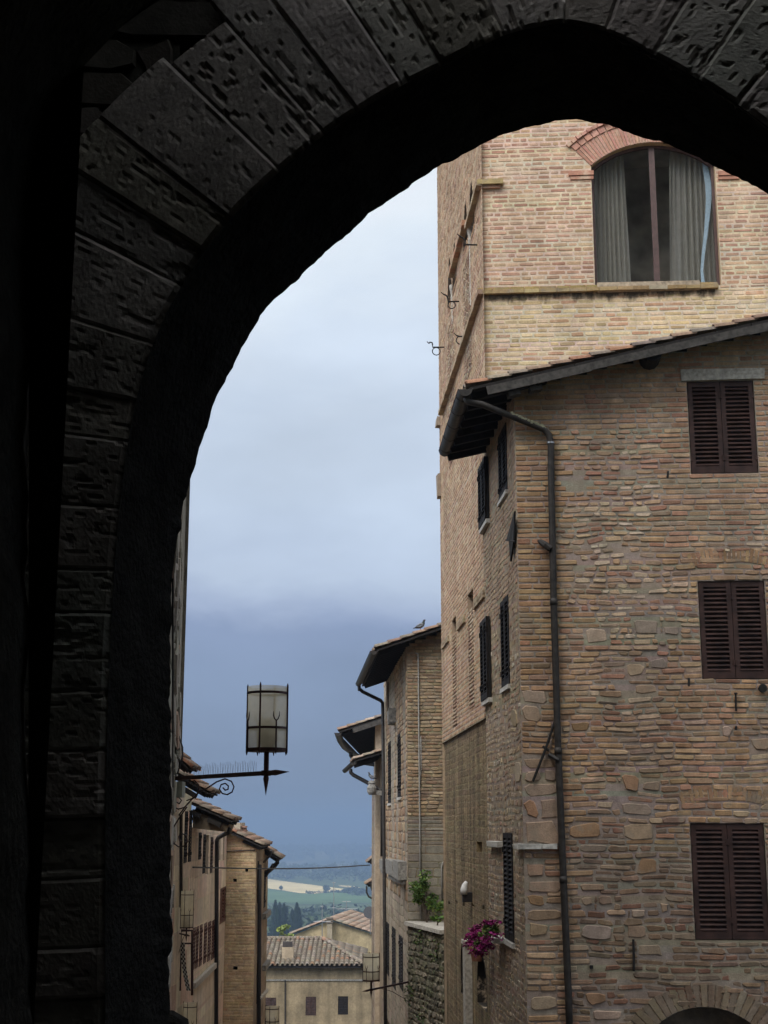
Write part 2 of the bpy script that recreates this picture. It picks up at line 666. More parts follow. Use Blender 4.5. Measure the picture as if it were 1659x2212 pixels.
def masonry(mb, W, s0, s1, z0, ztop, style, mortar, openings=(), seed=1, holes=(), mout=0.0):
    """courses of stones over a mortar bed; style(s,z,rng) -> dict(h,len,rag,rnd,th,pal,gap); ztop number or function of s"""
    rng = random.Random(seed)
    zt = ztop if callable(ztop) else (lambda s: ztop)
    zmax = max(zt(s0), zt(s1), zt((s0 + s1) / 2))
    z = z0
    row = 0
    edges = sorted(e for o in openings if isinstance(o, Opening) for e in ((o.z0, o.z1 + o.rise) if not o.point else (o.z0,)))
    while z < zmax - .01:
        st = style((s0 + s1) / 2, z, rng)
        h = rng.uniform(*st['h'])
        if z + h > zmax:
            h = zmax - z
        for e_ in edges:
            if z + .03 < e_ < z + h:
                h = e_ - z
        iv = [(s0, s1)]
        # clip to sloping top
        if callable(ztop):
            n = 60
            ok = [s0 + (s1 - s0) * k / n for k in range(n + 1) if zt(s0 + (s1 - s0) * k / n) >= z + h * .5]
            if not ok:
                break
            iv = [(min(ok), max(ok))]
        cuts = [c for c in (o.cut(z, z + h) for o in openings) if c]
        bed = subtract(iv, cuts)
        for a, b in bed:
            mb.quad(W.pt(a, z, mout), W.pt(b, z, mout), W.pt(b, z + h, mout), W.pt(a, z + h, mout),
                    tuple(c * rng.uniform(.9, 1.08) for c in mortar))
        big = [(x0, x1) for x0, x1, y0, y1 in holes if y0 < z + h * .6 and y1 > z + h * .4]
        for a, b in subtract(bed, big):
            s = a + (rng.uniform(-.0, .0) if row % 2 == 0 else 0)
            first = True
            while s < b - .02:
                st = style(s, z, rng)
                ln = rng.uniform(*st['len'])
                if first and row % 2:
                    ln *= .55
                first = False
                e = s + ln
                if b - e < .07:
                    e = b
                g = st['gap']
                hh = h
                buried = st['rag'] > .6 and noise.noise(Vector((s * 1.7, z * 2.3, seed))) > .33 and rng.random() < .6
                if not buried:
                    stone(mb, W, rng, s + g / 2, e - g / 2, z + g / 2 + rng.uniform(-.3, .3) * g, z + hh - g / 2 + rng.uniform(-.3, .3) * g,
                      rng.uniform(*st['th']), st['rag'], st['rnd'], pick(rng, st['pal']))
                s = e
        z += h
        row += 1
    for k, (x0, x1, y0, y1) in enumerate(holes):
        st = style((x0 + x1) / 2, (y0 + y1) / 2, rng)
        g = .02
        stone(mb, W, rng, x0 + g, x1 - g, y0 + g, y1 - g, rng.uniform(.01, .024), .7, rng.uniform(.2, .42), pick(rng, st.get('big', st['pal'])))


def voussoirs(mb, W, cs, cz, r0, r1, a0, a1, n, th, pal, rng, gap=.012, bedcol=None):
    """a fan of bricks round an arch, angles from the vertical"""
    for k in range(n):
        b0, b1 = a0 + (a1 - a0) * k / n, a0 + (a1 - a0) * (k + 1) / n
        g = gap / r0 / 2
        t = th + rng.uniform(-.3, .3) * th
        ins = .004
        ring = [(r0, b0 + g), (r0, b1 - g), (r1 + rng.uniform(-.02, .02), b1 - g), (r1 + rng.uniform(-.02, .02), b0 + g)]
        P = lambda r, b, o: W.pt(cs + r * math.sin(b), cz + r * math.cos(b), o)
        vs = [P(r, b, -.004) for r, b in ring] + [P(r + (ins if r < (r0 + r1) / 2 else -ins), b + (ins / r if j in (0, 3) else -ins / r), t) for j, (r, b) in enumerate(ring)]
        mb.add(vs, [(0, 1, 5, 4), (1, 2, 6, 5), (2, 3, 7, 6), (3, 0, 4, 7), (4, 5, 6, 7)], pick(rng, pal))
    if bedcol:
        m = 24
        for k in range(m):
            b0, b1 = a0 + (a1 - a0) * k / m, a0 + (a1 - a0) * (k + 1) / m
            P = lambda r, b, o: W.pt(cs + r * math.sin(b), cz + r * math.cos(b), o)
            mb.quad(P(r0, b0, .003), P(r0, b1, .003), P(r1, b1, .003), P(r1, b0, .003), bedcol)


def arch_circle(W, o):
    wd = (o.s1 - o.s0) / 2
    r = (wd * wd + o.rise * o.rise) / (2 * o.rise)
    return (o.s0 + o.s1) / 2, o.z1 + o.rise - r, r, math.asin(min(1, wd / r))


# ------------------------------------------------------------------ roofs
TILE_PAL = [(4, (.27, .18, .13)), (3, (.25, .20, .155)), (1.5, (.33, .17, .105)), (2, (.22, .185, .15)), (1, (.36, .28, .215)), (1, (.17, .13, .10))]


def tile_roof(mb, O, e, E, u, U, pitch=.21, step=.34, seed=3, clip=None, pal=TILE_PAL, n=5, pan=True):
    """rows of half-round clay tiles; O low corner, e along the eave, u up the slope"""
    rng = random.Random(seed)
    O, e, u = Vector(O), Vector(e).normalized(), Vector(u).normalized()
    nrm = e.cross(u).normalized()
    if nrm.z < 0:
        nrm = -nrm
    nc, nr = max(1, int(E / pitch)), max(1, int(U / step))
    pitch, step = E / nc, U / nr
    for j in range(nc * 2 if pan else nc):
        conv = (j % 2 == 0) if pan else True
        x = (j * .5 + .5) * pitch if pan else (j + .5) * pitch
        for k in range(nr):
            if clip and not clip(x, (k + .5) * step):
                continue
            c = pick(rng, pal)
            y0, y1 = k * step + rng.uniform(-.02, .02) - (.03 if k == 0 else 0), (k + 1) * step + .06
            xo = x + rng.uniform(-.008, .008)
            r0, r1 = (pitch * .44, pitch * .36) if conv else (pitch * .38, pitch * .44)
            vs = []
            for (y, r, lift) in ((y0, r0, .028), (y1, r1, .0)):
                for q in range(n + 1):
                    a = math.pi * q / n
                    hgt = math.sin(a) * r * .85
                    if conv:
                        p = O + e * (xo - math.cos(a) * r) + u * y + nrm * (hgt + lift + .035)
                    else:
                        p = O + e * (xo - math.cos(a) * r) + u * y + nrm * (.06 - hgt * .7 + lift * .6)
                    vs.append(p)
            m = n + 1
            fs = [(q, q + 1, m + q + 1, m + q) for q in range(n)]
            if conv and k == 0 or conv:
                # thickness at the lower lip
                b = len(vs)
                for q in range(n + 1):
                    a = math.pi * q / n
                    r = r0 - .018
                    vs.append(O + e * (xo - math.cos(a) * r) + u * (y0 + .002) + nrm * (math.sin(a) * r * .85 + .028 + .033))
                fs += [(q + 1, q, b + q, b + q + 1) for q in range(n)]
            mb.add(vs, fs, c)


def gutter(mb, a, b, side, r, mi=0):
    """half-round trough from a to b; side = horizontal unit vector across it"""
    a, b, side = Vector(a), Vector(b), Vector(side).normalized()
    up = Vector((0, 0, 1))
    n = 9
    N = 10
    vs, fs = [], []
    for i in range(N + 1):
        p = a.lerp(b, i / N)
        for rr in (r, r - .008):
            for k in range(n + 1):
                t = math.pi * k / n
                vs.append(p + side * math.cos(t) * rr - up * math.sin(t) * rr)
    m = n + 1
    for i in range(N):
        for lay in (0, 1):
            for k in range(n):
                q = i * 2 * m + lay * m + k
                fs.append((q, q + 1, q + 2 * m + 1, q + 2 * m))
    mb.add(vs, fs, (.1, .1, .1), mi)
    for p in (a, b):
        mb.add([p + side * math.cos(math.pi * k / n) * r - up * math.sin(math.pi * k / n) * r for k in range(n + 1)], [tuple(range(n + 1))], (.1, .1, .1), mi)
    # rolled front bead
    mb.tube([a + side * r, b + side * r], .011, (.1, .1, .1), mi, 6)
    mb.tube([a - side * r, b - side * r], .009, (.1, .1, .1), mi, 6)


def shutter_leaf(parent, W, s0, s1, z0, z1, out, m, slat=.07, n_min=4):
    mb = MB()
    st, rl, th = min(.075, (s1 - s0) * .15), .085, .04
    o0, o1 = out, out + th
    mb.wbox(W, s0, s0 + st, z0, z1, o0, o1)
    mb.wbox(W, s1 - st, s1, z0, z1, o0, o1)
    mb.wbox(W, s0 + st, s1 - st, z0, z0 + rl * 1.3, o0 + .003, o1 - .003)
    mb.wbox(W, s0 + st, s1 - st, z1 - rl, z1, o0 + .003, o1 - .003)
    a, b = z0 + rl * 1.3, z1 - rl
    n = max(n_min, int((b - a) / slat))
    for k in range(n):
        z = a + (k + .5) * (b - a) / n
        hh = (b - a) / n * .27
        mb.add([W.pt(x, zz, o) for x in (s0 + st, s1 - st) for zz, o in ((z - hh - .006, o1 + .002), (z - hh + .006, o1 + .004), (z + hh + .006, o0 + .002), (z + hh - .006, o0))],
               [(0, 1, 5, 4), (1, 2, 6, 5), (2, 3, 7, 6), (3, 0, 4, 7), (0, 3, 2, 1), (4, 5, 6, 7)])
    # backing board a little behind the slats
    mb.wbox(W, s0 + st * .5, s1 - st * .5, z0 + .02, z1 - .02, o0 - .02, o0 - .012)
    # strap hinges
    for z in (z0 + (z1 - z0) * .16, z0 + (z1 - z0) * .84):
        mb.wbox(W, s0 - .012, s0 + .02, z - .045, z + .045, o1 - .01, o1 + .014)
        mb.wbox(W, s1 - .02, s1 + .012, z - .045, z + .045, o1 - .01, o1 + .014)
    return mb.build('shutter', m, parent)


def shutter_window(parent, W, box, mb_wall, m, revcol, wall_open, out=-.03, depth=.16, sill=None, slat=.07):
    """opening in the wall with a pair of closed louvred leaves"""
    s0, s1, z0, z1 = box
    o = Opening(s0, s1, z0, z1, depth=depth)
    wall_open.append(o)
    o.reveal(mb_wall, W, revcol, (.01, .01, .01))
    c = (s0 + s1) / 2
    shutter_leaf(parent, W, s0 + .012, c - .004, z0 + .012, z1 - .012, out, m, slat)
    shutter_leaf(parent, W, c + .004, s1 - .012, z0 + .012, z1 - .012, out, m, slat)
    if sill:
        b = MB()
        b.wbox(W, s0 - .03, s1 + .03, z0 - .075, z0 - .003, -.05, .045, jit=.006, rng=random.Random(4))
        b.build('sill', sill, parent)


# ------------------------------------------------------------------ plans
DS = Vector((-.055, 1)).normalized()                  # along the street, away from us
DF = Vector((math.cos(R(4)), -math.sin(R(4))))        # along the fronts that face us, rightwards
SIDE_N = Vector((-1, 0))


def street_z(Y):
    return 0.0 if Y < 5 else -(Y - 5) * .2 if Y < 100 else -19.0


# ------------------------------------------------------------------ ground, street, countryside
TERR = [(-200, 2), (4, -.4), (30, -5.8), (100, -19.8), (180, -24), (250, -28), (400, -36), (600, -47), (900, -58), (1200, -63.5), (2300, -67.5),
        (2900, -84), (3400, -92), (4300, -73), (5000, -96), (5600, -98), (7000, -74), (7800, -100), (12000, -150)]


def terr(x, y):
    for (y0, a), (y1, b) in zip(TERR[:-1], TERR[1:]):
        if y <= y1:
            t = (y - y0) / (y1 - y0)
            if y > 2300:
                t = t * t * (3 - 2 * t)
            z = a + (b - a) * t
            break
    else:
        z = TERR[-1][1]
    if y > 2300:
        k = min(1, (y - 2300) / 1200)
        z += k * (10 * noise.noise(Vector((x * .0023, y * .0006, 3.3))) + 5 * noise.noise(Vector((x * .007, y * .002, 1.3))))
    return z


mb = MB()
ys = [-200, -60, -10, 4, 15, 30, 60, 100, 140, 180, 250, 320, 400, 500, 600, 750, 900, 1050, 1200, 1400, 1600, 1800, 2000, 2300] + [2300 + 150 * k for k in range(1, 38)] + [8500, 10000, 12000]
xs = [-1.0, -.6, -.35, -.22] + [-.16 + .01 * k for k in range(33)] + [.22, .35, .6, 1.0]
rows = []
for y in ys:
    for t in xs:
        x = t * (400 + max(y, 0) * .75)
        rows.append((x, y, terr(x, y)))
nx = len(xs)
cols = []
for (x, y, z) in rows:
    n_ = noise.noise(Vector((x * .004, y * .0016, 7.7)))
    n3 = noise.noise(Vector((x * .011, y * .005, 2.7)))
    if y < 900:
        c = (.055, .075, .028)
    elif y < 2300:
        c = (.085, .11, .05)
    else:
        c = (.05, .072, .03) if n_ < .12 else (.12, .125, .06)
        if n3 > .38:
            c = (.22, .19, .10)
    cols.append(c)
mb.v = rows
mb.c = cols
for i in range(len(ys) - 1):
    for j in range(nx - 1):
        mb.f.append((i * nx + j, i * nx + j + 1, (i + 1) * nx + j + 1, (i + 1) * nx + j))
        mb.m.append(0)
tag(mb.build('hills', M['land'], smooth=True), 'green hills and plain beyond the town', kind='structure')

# street surface
mb = MB()
N = 60
for k in range(N):
    y0, y1 = -14 + 112 * k / N, -14 + 112 * (k + 1) / N
    mb.quad((-14, y0, street_z(y0)), (14, y0, street_z(y0)), (14, y1, street_z(y1)), (-14, y1, street_z(y1)), (.12, .11, .1))
tag(mb.build('street', M['street']), kind='structure')


def on_land(x, y):
    """pixel -> point on the far plain (between 1200 and 2300 m it is one even slope)"""
    a, b = ray(x, y)
    k = (-67.5 + 63.5) / 1100
    Y = (-63.5 - k * 1200 - EYE) / (b - k)
    return Vector((a * Y, Y, EYE + b * Y))


def field(name, pts, col, lift, label):
    mb = MB()
    P = [on_land(561.6 + x * .16276, 1782 + y * .16276) + Vector((0, 0, lift)) for x, y in pts]
    mb.add(P, [tuple(range(len(P)))], col)
    tag(mb.build(name, M['land']), label, kind='structure')


field('wheat_field', [(-300, 680), (90, 720), (480, 774), (900, 828), (1260, 872), (1120, 890), (900, 900), (700, 920), (520, 910), (300, 874), (90, 846), (-300, 808)], (.62, .50, .26), .5, 'ripe golden wheat field')
field('green_field', [(-300, 811), (90, 849), (300, 877), (520, 913), (700, 923), (900, 903), (1120, 893), (1500, 930), (1800, 960), (1800, 1020), (900, 1060), (300, 1050), (-300, 1010)], (.095, .15, .06), .4, 'green field below the wheat')
field('stubble_strip', [(1040, 806), (1240, 818), (1330, 838), (1250, 845), (1060, 822)], (.55, .45, .25), .6, 'small golden field strip')
field('stubble_strip', [(205, 683), (440, 686), (330, 693), (210, 700)], (.55, .45, .25), .6, 'small golden field strip')


def leaf_cloud(mb, c, rad, n, size, pal, rng, fill=.55):
    """small leaf faces filling an ellipsoid, denser to the outside"""
    c = Vector(c)
    for _ in range(n):
        while True:
            d = Vector((rng.uniform(-1, 1), rng.uniform(-1, 1), rng.uniform(-1, 1)))
            if .05 < d.length <= 1:
                break
        d = d.normalized() * (rng.random() ** fill)
        p = c + Vector((d.x * rad[0], d.y * rad[1], d.z * rad[2]))
        a = Vector((rng.uniform(-1, 1), rng.uniform(-1, 1), rng.uniform(-.6, .6))).normalized()
        b = a.cross(Vector((rng.uniform(-1, 1), rng.uniform(-1, 1), rng.uniform(-1, 1)))).normalized()
        s = size * rng.uniform(.6, 1.3)
        mb.add([p - a * s, p - b * s * .45, p + a * s, p + b * s * .45], [(0, 1, 2, 3)], pick(rng, pal))


WOOD_PAL = [(3, (.030, .052, .024)), (2, (.040, .066, .030)), (1, (.055, .082, .034)), (1, (.022, .04, .02))]

# far woods and hedgerows: uncountable masses
rng = random.Random(11)
mb = MB()


def clump(p, r, h, n, size):
    leaf_cloud(mb, (p[0], p[1], p[2] + h * .5), (r, r, h * .55), n, size, WOOD_PAL, rng)


for k in range(170):       # wood behind the cypresses
    x = rng.uniform(540, 830)
    Y = rng.uniform(500, 880)
    a, _ = ray(x, 1960)
    X = a * Y
    h = rng.uniform(7, 13)
    clump((X, Y, terr(X, Y)), rng.uniform(4, 9), h, 60, 1.7)
tag(mb.build('woodland', M['leaf']), 'dark green wood behind the cypresses', kind='stuff')
mb = MB()
for k in range(150):       # belt of trees beyond the wheat
    x = rng.uniform(540, 830)
    yy = rng.uniform(1871, 1899) + max(0, x - 600) * .03
    P = on_land(x, yy + 2)
    if 1 < 2 and rng.random() < .25:
        continue
    h = rng.uniform(6, 13)
    clump(P, rng.uniform(6, 16), h, 34, 2.6)
for k in range(60):        # hedge at the foot of the wheat, right half
    t = rng.random()
    x = 655 + t * 160
    P = on_land(x, 1930 - t * 5 + rng.uniform(-1, 2))
    clump(P, rng.uniform(2, 5), rng.uniform(1.2, 2.6), 18, .9)
for k in range(40):
    P = on_land(rng.uniform(742, 830), rng.uniform(1925, 1936))
    clump(P, rng.uniform(4, 8), rng.uniform(3, 6), 30, 1.6)
tag(mb.build('hedgerow', M['leaf']), 'hedgerows and tree belts along the far fields', kind='stuff')
mb = MB()
for k in range(420):       # wooded flank of the hills
    x = rng.uniform(540, 830)
    Y = rng.uniform(3600, 7200)
    X = ray(x, 1840)[0] * Y
    clump((X, Y, terr(X, Y)), rng.uniform(20, 55), rng.uniform(8, 16), 16, 9)
tag(mb.build('hill_woods', M['leaf']), 'wooded flanks of the far hills', kind='stuff')


def far_tree(p, r, h, label, seed):
    t = thing('tree', label, 'tree', p, 'lone trees by the far fields')
    rg = random.Random(seed)
    m1 = MB()
    m1.tube([Vector(p), Vector(p) + Vector((.2, 0, h * .35)), Vector(p) + Vector((.1, 0, h * .7))], [.5, .35, .15], n=6)
    m1.build('trunk', M['bark'], t)
    m2 = MB()
    for q in range(4):
        leaf_cloud(m2, Vector(p) + Vector((rg.uniform(-.4, .4) * r, rg.uniform(-.4, .4) * r, h * rg.uniform(.45, .75))), (r * .7, r * .7, h * .32), 70, 1.2, WOOD_PAL, rg)
    m2.build('crown', M['leaf'], t)


far_tree(on_land(705.6, 1929), 3.6, 8, 'small round tree standing on the lower edge of the wheat field', 1)
far_tree(on_land(719, 1895), 7, 19, 'pointed dark tree rising above the tree belt beyond the wheat', 2)
far_tree(on_land(607, 1924), 2, 4.5, 'lone bush at the left lower edge of the wheat field', 3)
far_tree(on_land(754, 1903), 19, 24, 'broad dome of dark trees right of the pointed tree beyond the wheat', 4)
far_tree(on_land(768, 1901), 5, 25, 'narrow upright tree beside the broad dome beyond the wheat', 5)


def cypress(p, h, r, seed, label):
    t = thing('cypress_tree', label, 'tree', p, 'cypresses below the town')
    p = Vector(p)
    rg = random.Random(seed)
    m1 = MB()
    m1.tube([p - Vector((0, 0, .3)), p + Vector((0, 0, h * .5)), p + Vector((0, 0, h * .95))], [.28, .16, .03], n=6)
    m1.build('trunk', M['bark'], t)
    m2 = MB()
    pal = [(3, (.020, .036, .020)), (2, (.028, .048, .026)), (1, (.014, .026, .016))]
    for k in range(900):
        f = rg.random() ** 1.1
        z = h * (.06 + .94 * f)
        prof = r * (min(1, f * 6 + .25)) * (1 - f) ** .62 * (1 + .22 * math.sin(k * 2.4 + f * 9))
        a = rg.uniform(0, 6.283)
        q = p + Vector((math.cos(a) * prof * rg.uniform(.55, 1), math.sin(a) * prof * rg.uniform(.55, 1), z))
        s = .62 * rg.uniform(.7, 1.3)
        d1 = Vector((math.cos(a) * .35, math.sin(a) * .35, 1)).normalized()
        d2 = Vector((-math.sin(a), math.cos(a), 0))
        m2.add([q - d1 * s, q - d2 * s * .4, q + d1 * s * 1.3, q + d2 * s * .4], [(0, 1, 2, 3)], pick(rg, pal))
    m2.build('crown', M['leaf'], t)


for k, (cx, cy, dy) in enumerate([(205, 1020, 240), (262, 1045, 262), (318, 1062, 246), (352, 1090, 270), (428, 1130, 258), (488, 1052, 244), (520, 1120, 266), (238, 1090, 232)]):
    P = at(561.6 + cx * .16276, 1782 + cy * .16276, dy * 2)
    g = terr(P.x, P.y)
    lab = ['tallest cypress at the left of the row below the town', 'second cypress from the left, just right of the tallest', 'third cypress with a full rounded tip', 'low cypress at the right of the left clump',
           'short cypress in the gap between the two clumps', 'tall slim cypress of the right hand clump', 'short cypress at the right end of the row', 'cypress standing in front of the tallest one'][k]
    cypress((P.x, P.y, g), P.z - g, 2.3 + .35 * (k % 3), 50 + k, lab)

# ------------------------------------------------------------------ palettes
OCHRE = [(4, (0.419, 0.264, 0.146)), (3, (0.341, 0.212, 0.118)), (2, (0.437, 0.285, 0.157)), (1, (0.367, 0.2, 0.122)), (1, (0.315, 0.212, 0.138))]
PINK = [(3, (0.426, 0.244, 0.155)), (3, (0.419, 0.271, 0.166)), (2, (0.454, 0.295, 0.182)), (1, (0.349, 0.198, 0.129)), (1, (0.37, 0.268, 0.182))]
RUBBLE = [(4, (0.41, 0.263, 0.159)), (4, (0.366, 0.239, 0.153)), (2, (0.399, 0.277, 0.184)), (2, (0.463, 0.318, 0.204)), (1, (0.496, 0.368, 0.253)), (1, (0.312, 0.214, 0.153)), (2, (0.377, 0.197, 0.13))]
RUBBLE_SHADE = [(4, (0.266, 0.177, 0.113)), (4, (0.241, 0.165, 0.113)), (2, (0.258, 0.189, 0.135)), (1, (0.3, 0.217, 0.147)), (1, (0.206, 0.143, 0.104)), (2, (0.249, 0.135, 0.09))]  # rubble darkened for the house foot, street shade put into the stone colour
RUBBLE_PALE = [(4, (0.465, 0.318, 0.206)), (2, (0.551, 0.41, 0.28)), (3, (0.411, 0.265, 0.166)), (3, (0.4, 0.218, 0.145)), (1, (0.594, 0.469, 0.345))]
BIG = [(3, (0.376, 0.272, 0.195)), (2, (0.409, 0.287, 0.189)), (2, (0.354, 0.213, 0.12)), (2, (0.334, 0.258, 0.204)), (1, (0.441, 0.334, 0.245))]
TOWER = [(2, (0.493, 0.302, 0.212)), (4, (0.486, 0.321, 0.199)), (3, (0.446, 0.27, 0.181)), (4, (0.526, 0.36, 0.238)), (2, (0.395, 0.217, 0.148)), (3, (0.526, 0.355, 0.25)), (1, (0.406, 0.275, 0.169)), (1, (0.366, 0.225, 0.157))]
TOWER_SIDE = [(4, (0.421, 0.268, 0.163)), (3, (0.382, 0.221, 0.136)), (3, (0.461, 0.315, 0.198)), (1, (0.323, 0.193, 0.123))]
MORT_A = (.34, .285, .23)
MORT_T = (.60, .485, .36)


def sty(h, ln, rag, rnd, th, pal, gap, big=None):
    return dict(h=h, len=ln, rag=rag, rnd=rnd, th=th, pal=pal, gap=gap, big=big or pal)


# ================================================================== FRONT HOUSE (facing us, right)
CA = (2.15, 22.0)
FA = Wall(CA, DF)
SA = Wall(CA, DS, flip=True)
house = thing('stone_house', 'tall rubble and brick house with maroon louvred shutters and a brown drainpipe', 'house', (CA[0] + 2, CA[1] + 1, street_z(22)))
E0 = at(1012, 838, 21.6)
SLOPE_A = R(12.2)
UA = Vector((DF.x * math.cos(SLOPE_A), DF.y * math.cos(SLOPE_A), math.sin(SLOPE_A)))
EA = Vector((DS.x, DS.y, 0))


def roof_z(E, U, p):
    """height of the roof plane over plan point p"""
    d = Vector((p.x - E.x, p.y - E.y))
    h = Vector((U.x, U.y))
    n = Vector((-EA.y, EA.x))
    # component across the eave
    across = d.x * EA.y - d.y * EA.x
    ua = U.x * EA.y - U.y * EA.x
    return E.z + across / ua * U.z


wall = MB()
openA = []
revA = (.25, .20, .145)
boxes = [(1488, 822, 1633, 1022), (1512, 1254, 1657, 1467), (1496, 1778, 1657, 2031)]
for b in boxes:
    shutter_window(house, FA, FA.rect(*b), wall, M['shutter'], revA, openA, out=-.055, depth=.2)
# door arch at the foot of the house
da, dz = FA.px(1522, 2176)
dl = FA.px(1424, 2212)[0]
dr = 2 * da - dl
zs = FA.px(1522, 2212)[1]
wd = .98
doorR = .98
door = Opening(da - wd, da + wd, street_z(22) - .2, dz - .62, rise=.62, depth=.5)
openA.append(door)
door.reveal(wall, FA, (.06, .05, .04), (.008, .007, .006), sill=False)


def styleA(s, z, rng):
    x = s
    if s < .62 and z > 3.6:
        return sty((.082, .10), (.26, .46), .34, .18, (.006, .016), OCHRE, .014, BIG)
    if s < .62:
        return sty((.085, .115), (.22, .48), .55, .24, (.006, .02), OCHRE if z > 1.5 else RUBBLE, .017, BIG)
    n_ = noise.noise(Vector((s * .9, z * .9, 5.1)))
    if z > 6.2 and (s > 2.2 or z > 7.9):
        return sty((.08, .096), (.18, .42), .4, .18, (.004, .014), PINK, .015, BIG)
    if n_ > .10 and z > 1.2:
        return sty((.08, .098), (.18, .42), .48, .2, (.004, .018), PINK if n_ > .3 else OCHRE, .016, BIG)
    if z > 4.4:
        return sty((.078, .104), (.11, .32), .95, .3, (.003, .02), RUBBLE_PALE if n_ < -.12 else RUBBLE, .024, BIG)
    return sty((.08, .112), (.13, .42), 1.0, .28, (.003, .02), RUBBLE if z > 1.6 + n_ else RUBBLE_SHADE, .022, BIG)


bigA = []
for r_ in [(1262, 1355, 1316, 1389), (1366, 1336, 1425, 1372), (1432, 1350, 1470, 1374), (1422, 1383, 1440, 1398), (1372, 1475, 1420, 1500), (1232, 1556, 1275, 1580), (1290, 1512, 1335, 1522),
           (1343, 1672, 1383, 1712), (1387, 1683, 1427, 1708), (1350, 1774, 1415, 1816), (1252, 1820, 1312, 1842), (1293, 1865, 1365, 1881), (1374, 1852, 1422, 1893),
           (1255, 1934, 1282, 1957), (1291, 1932, 1324, 1957), (1255, 1995, 1324, 2030), (1350, 1995, 1396, 2026), (1308, 1962, 1354, 1978), (1362, 1962, 1396, 1984), (1230, 1776, 1300, 1812),
           (1340, 1732, 1412, 1764), (1262, 2140, 1310, 2172), (1330, 2146, 1352, 2160), (1378, 1655, 1446, 1672), (1424, 1950, 1446, 1975), (1250, 1906, 1310, 1926), (1278, 2180, 1345, 2205)]:
    bigA.append(FA.rect(*r_))
for r_ in [(1126, 1489, 1183, 1521), (1126, 1523, 1168, 1559), (1129, 1635, 1206, 1662), (1130, 1664, 1170, 1690), (1172, 1662, 1202, 1692), (1130, 1692, 1208, 1722), (1132, 1726, 1164, 1766), (1165, 1726, 1209, 1766),
           (1134, 1770, 1210, 1823), (1136, 1860, 1176, 1892), (1137, 1896, 1216, 1926), (1138, 1928, 1180, 1956), (1138, 1958, 1216, 1988), (1139, 1990, 1186, 2022), (1140, 2148, 1202, 2184)]:
    q = FA.rect(*r_)
    bigA.append((max(.02, q[0]), q[1], q[2], q[3]))
rng = random.Random(5)
for k in range(20):
    s_, z_ = rng.uniform(.75, 5.2), rng.uniform(-1.6, 4.2)
    w_, h_ = rng.uniform(.16, .36), rng.uniform(.13, .22)
    bx = (s_, s_ + w_, z_, z_ + h_)
    if any(bx[0] < o.s1 + .05 and bx[1] > o.s0 - .05 and bx[2] < o.z1 + .75 and bx[3] > o.z0 - .05 for o in openA):
        continue
    if any(bx[0] < b[1] + .03 and bx[1] > b[0] - .03 and bx[2] < b[3] + .03 and bx[3] > b[2] - .03 for b in bigA):
        continue
    bigA.append(bx)
topA = lambda s: roof_z(E0, UA, FA.pt(s, 0)) - .04
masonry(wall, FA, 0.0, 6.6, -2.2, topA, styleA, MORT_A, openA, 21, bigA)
# relieving arches over the two lower windows, door arch ring
rng = random.Random(8)
for b, (xa, ya, xb, yb) in ((boxes[1], (1498, 1226, 1659, 1200)), (boxes[2], (1491, 1742, 1659, 1712))):
    o = FA.rect(*b)
    c = (o[0] + o[1]) / 2
    z0 = FA.px(xa, ya)[1]
    hw = (o[1] - o[0]) / 2 + .1
    r = 2.2
    ang = math.asin(hw / r)
    voussoirs(wall, FA, c, z0 - r * math.cos(ang), r, r + .22, -ang, ang, 19, .009, OCHRE, rng, bedcol=MORT_A)
cs_, cz_, rr_, an_ = arch_circle(FA, door)
voussoirs(wall, FA, cs_, cz_, rr_ + .005, rr_ + .34, -an_ - .1, an_ + .1, 29, .018, [(2, (.28, .215, .145)), (2, (.25, .195, .14)), (1, (.22, .15, .10)), (1, (.31, .26, .19))], rng, bedcol=MORT_A)

# street side of the same house
openSA = []
side_boxes = [(1078, 925, 1096, 1074), (1083.5, 1290, 1101, 1484), (1090, 1798, 1110, 2031)]


def styleSA(s, z, rng):
    n_ = noise.noise(Vector((s * .9, z * .9, 9.1)))
    if z > 5.2:
        return sty((.08, .1), (.1, .28), .8, .3, (.002, .01), [(3, (.36, .25, .165)), (2, (.31, .195, .13)), (2, (.39, .29, .19)), (1, (.27, .195, .135))], .018)
    return sty((.08, .13), (.08, .26), 1.0, .35, (.0, .011), [(3, (.35, .26, .165)), (2, (.30, .195, .135)), (2, (.38, .30, .21)), (1, (.43, .37, .29)), (1, (.23, .17, .13))], .024)


for b in side_boxes:
    x0, y0, x1, y1 = b
    shutter_window(house, SA, SA.rect(*b), wall, M['shutter_grey'], (.30, .25, .2), openSA, out=-.02, depth=.2, sill=M['whitestone'], slat=.075)
topSA = roof_z(E0, UA, SA.pt(0, 0)) - .02
masonry(wall, SA, 0.0, 4.3, -3.2, topSA, styleSA, (.29, .235, .175), openSA, 31, [SA.rect(1112, 1640, 1126, 1690), SA.rect(1106, 1530, 1118, 1570)])
# far edge of the house skin, then a solid body behind
c0, c1 = FA.pt(.45, 0, -.45), FA.pt(8, 0, -.45)
c2, c3 = SA.pt(4.3, 0, -6.5), SA.pt(4.3, 0, -.45)
wall.prism([(c0.x, c0.y), (c1.x, c1.y), (c2.x + 1, c2.y), (c3.x, c3.y)], street_z(22) - .4, [roof_z(E0, UA, p) - .12 for p in (c0, c1, c2, c3)], (.2, .17, .13))
wall.quad(FA.pt(0, street_z(22) - .3), FA.pt(6.6, street_z(22) - .3), FA.pt(6.6, -2.2), FA.pt(0, -2.2), MORT_A)
wall.build('wall', M['masonry'], house)

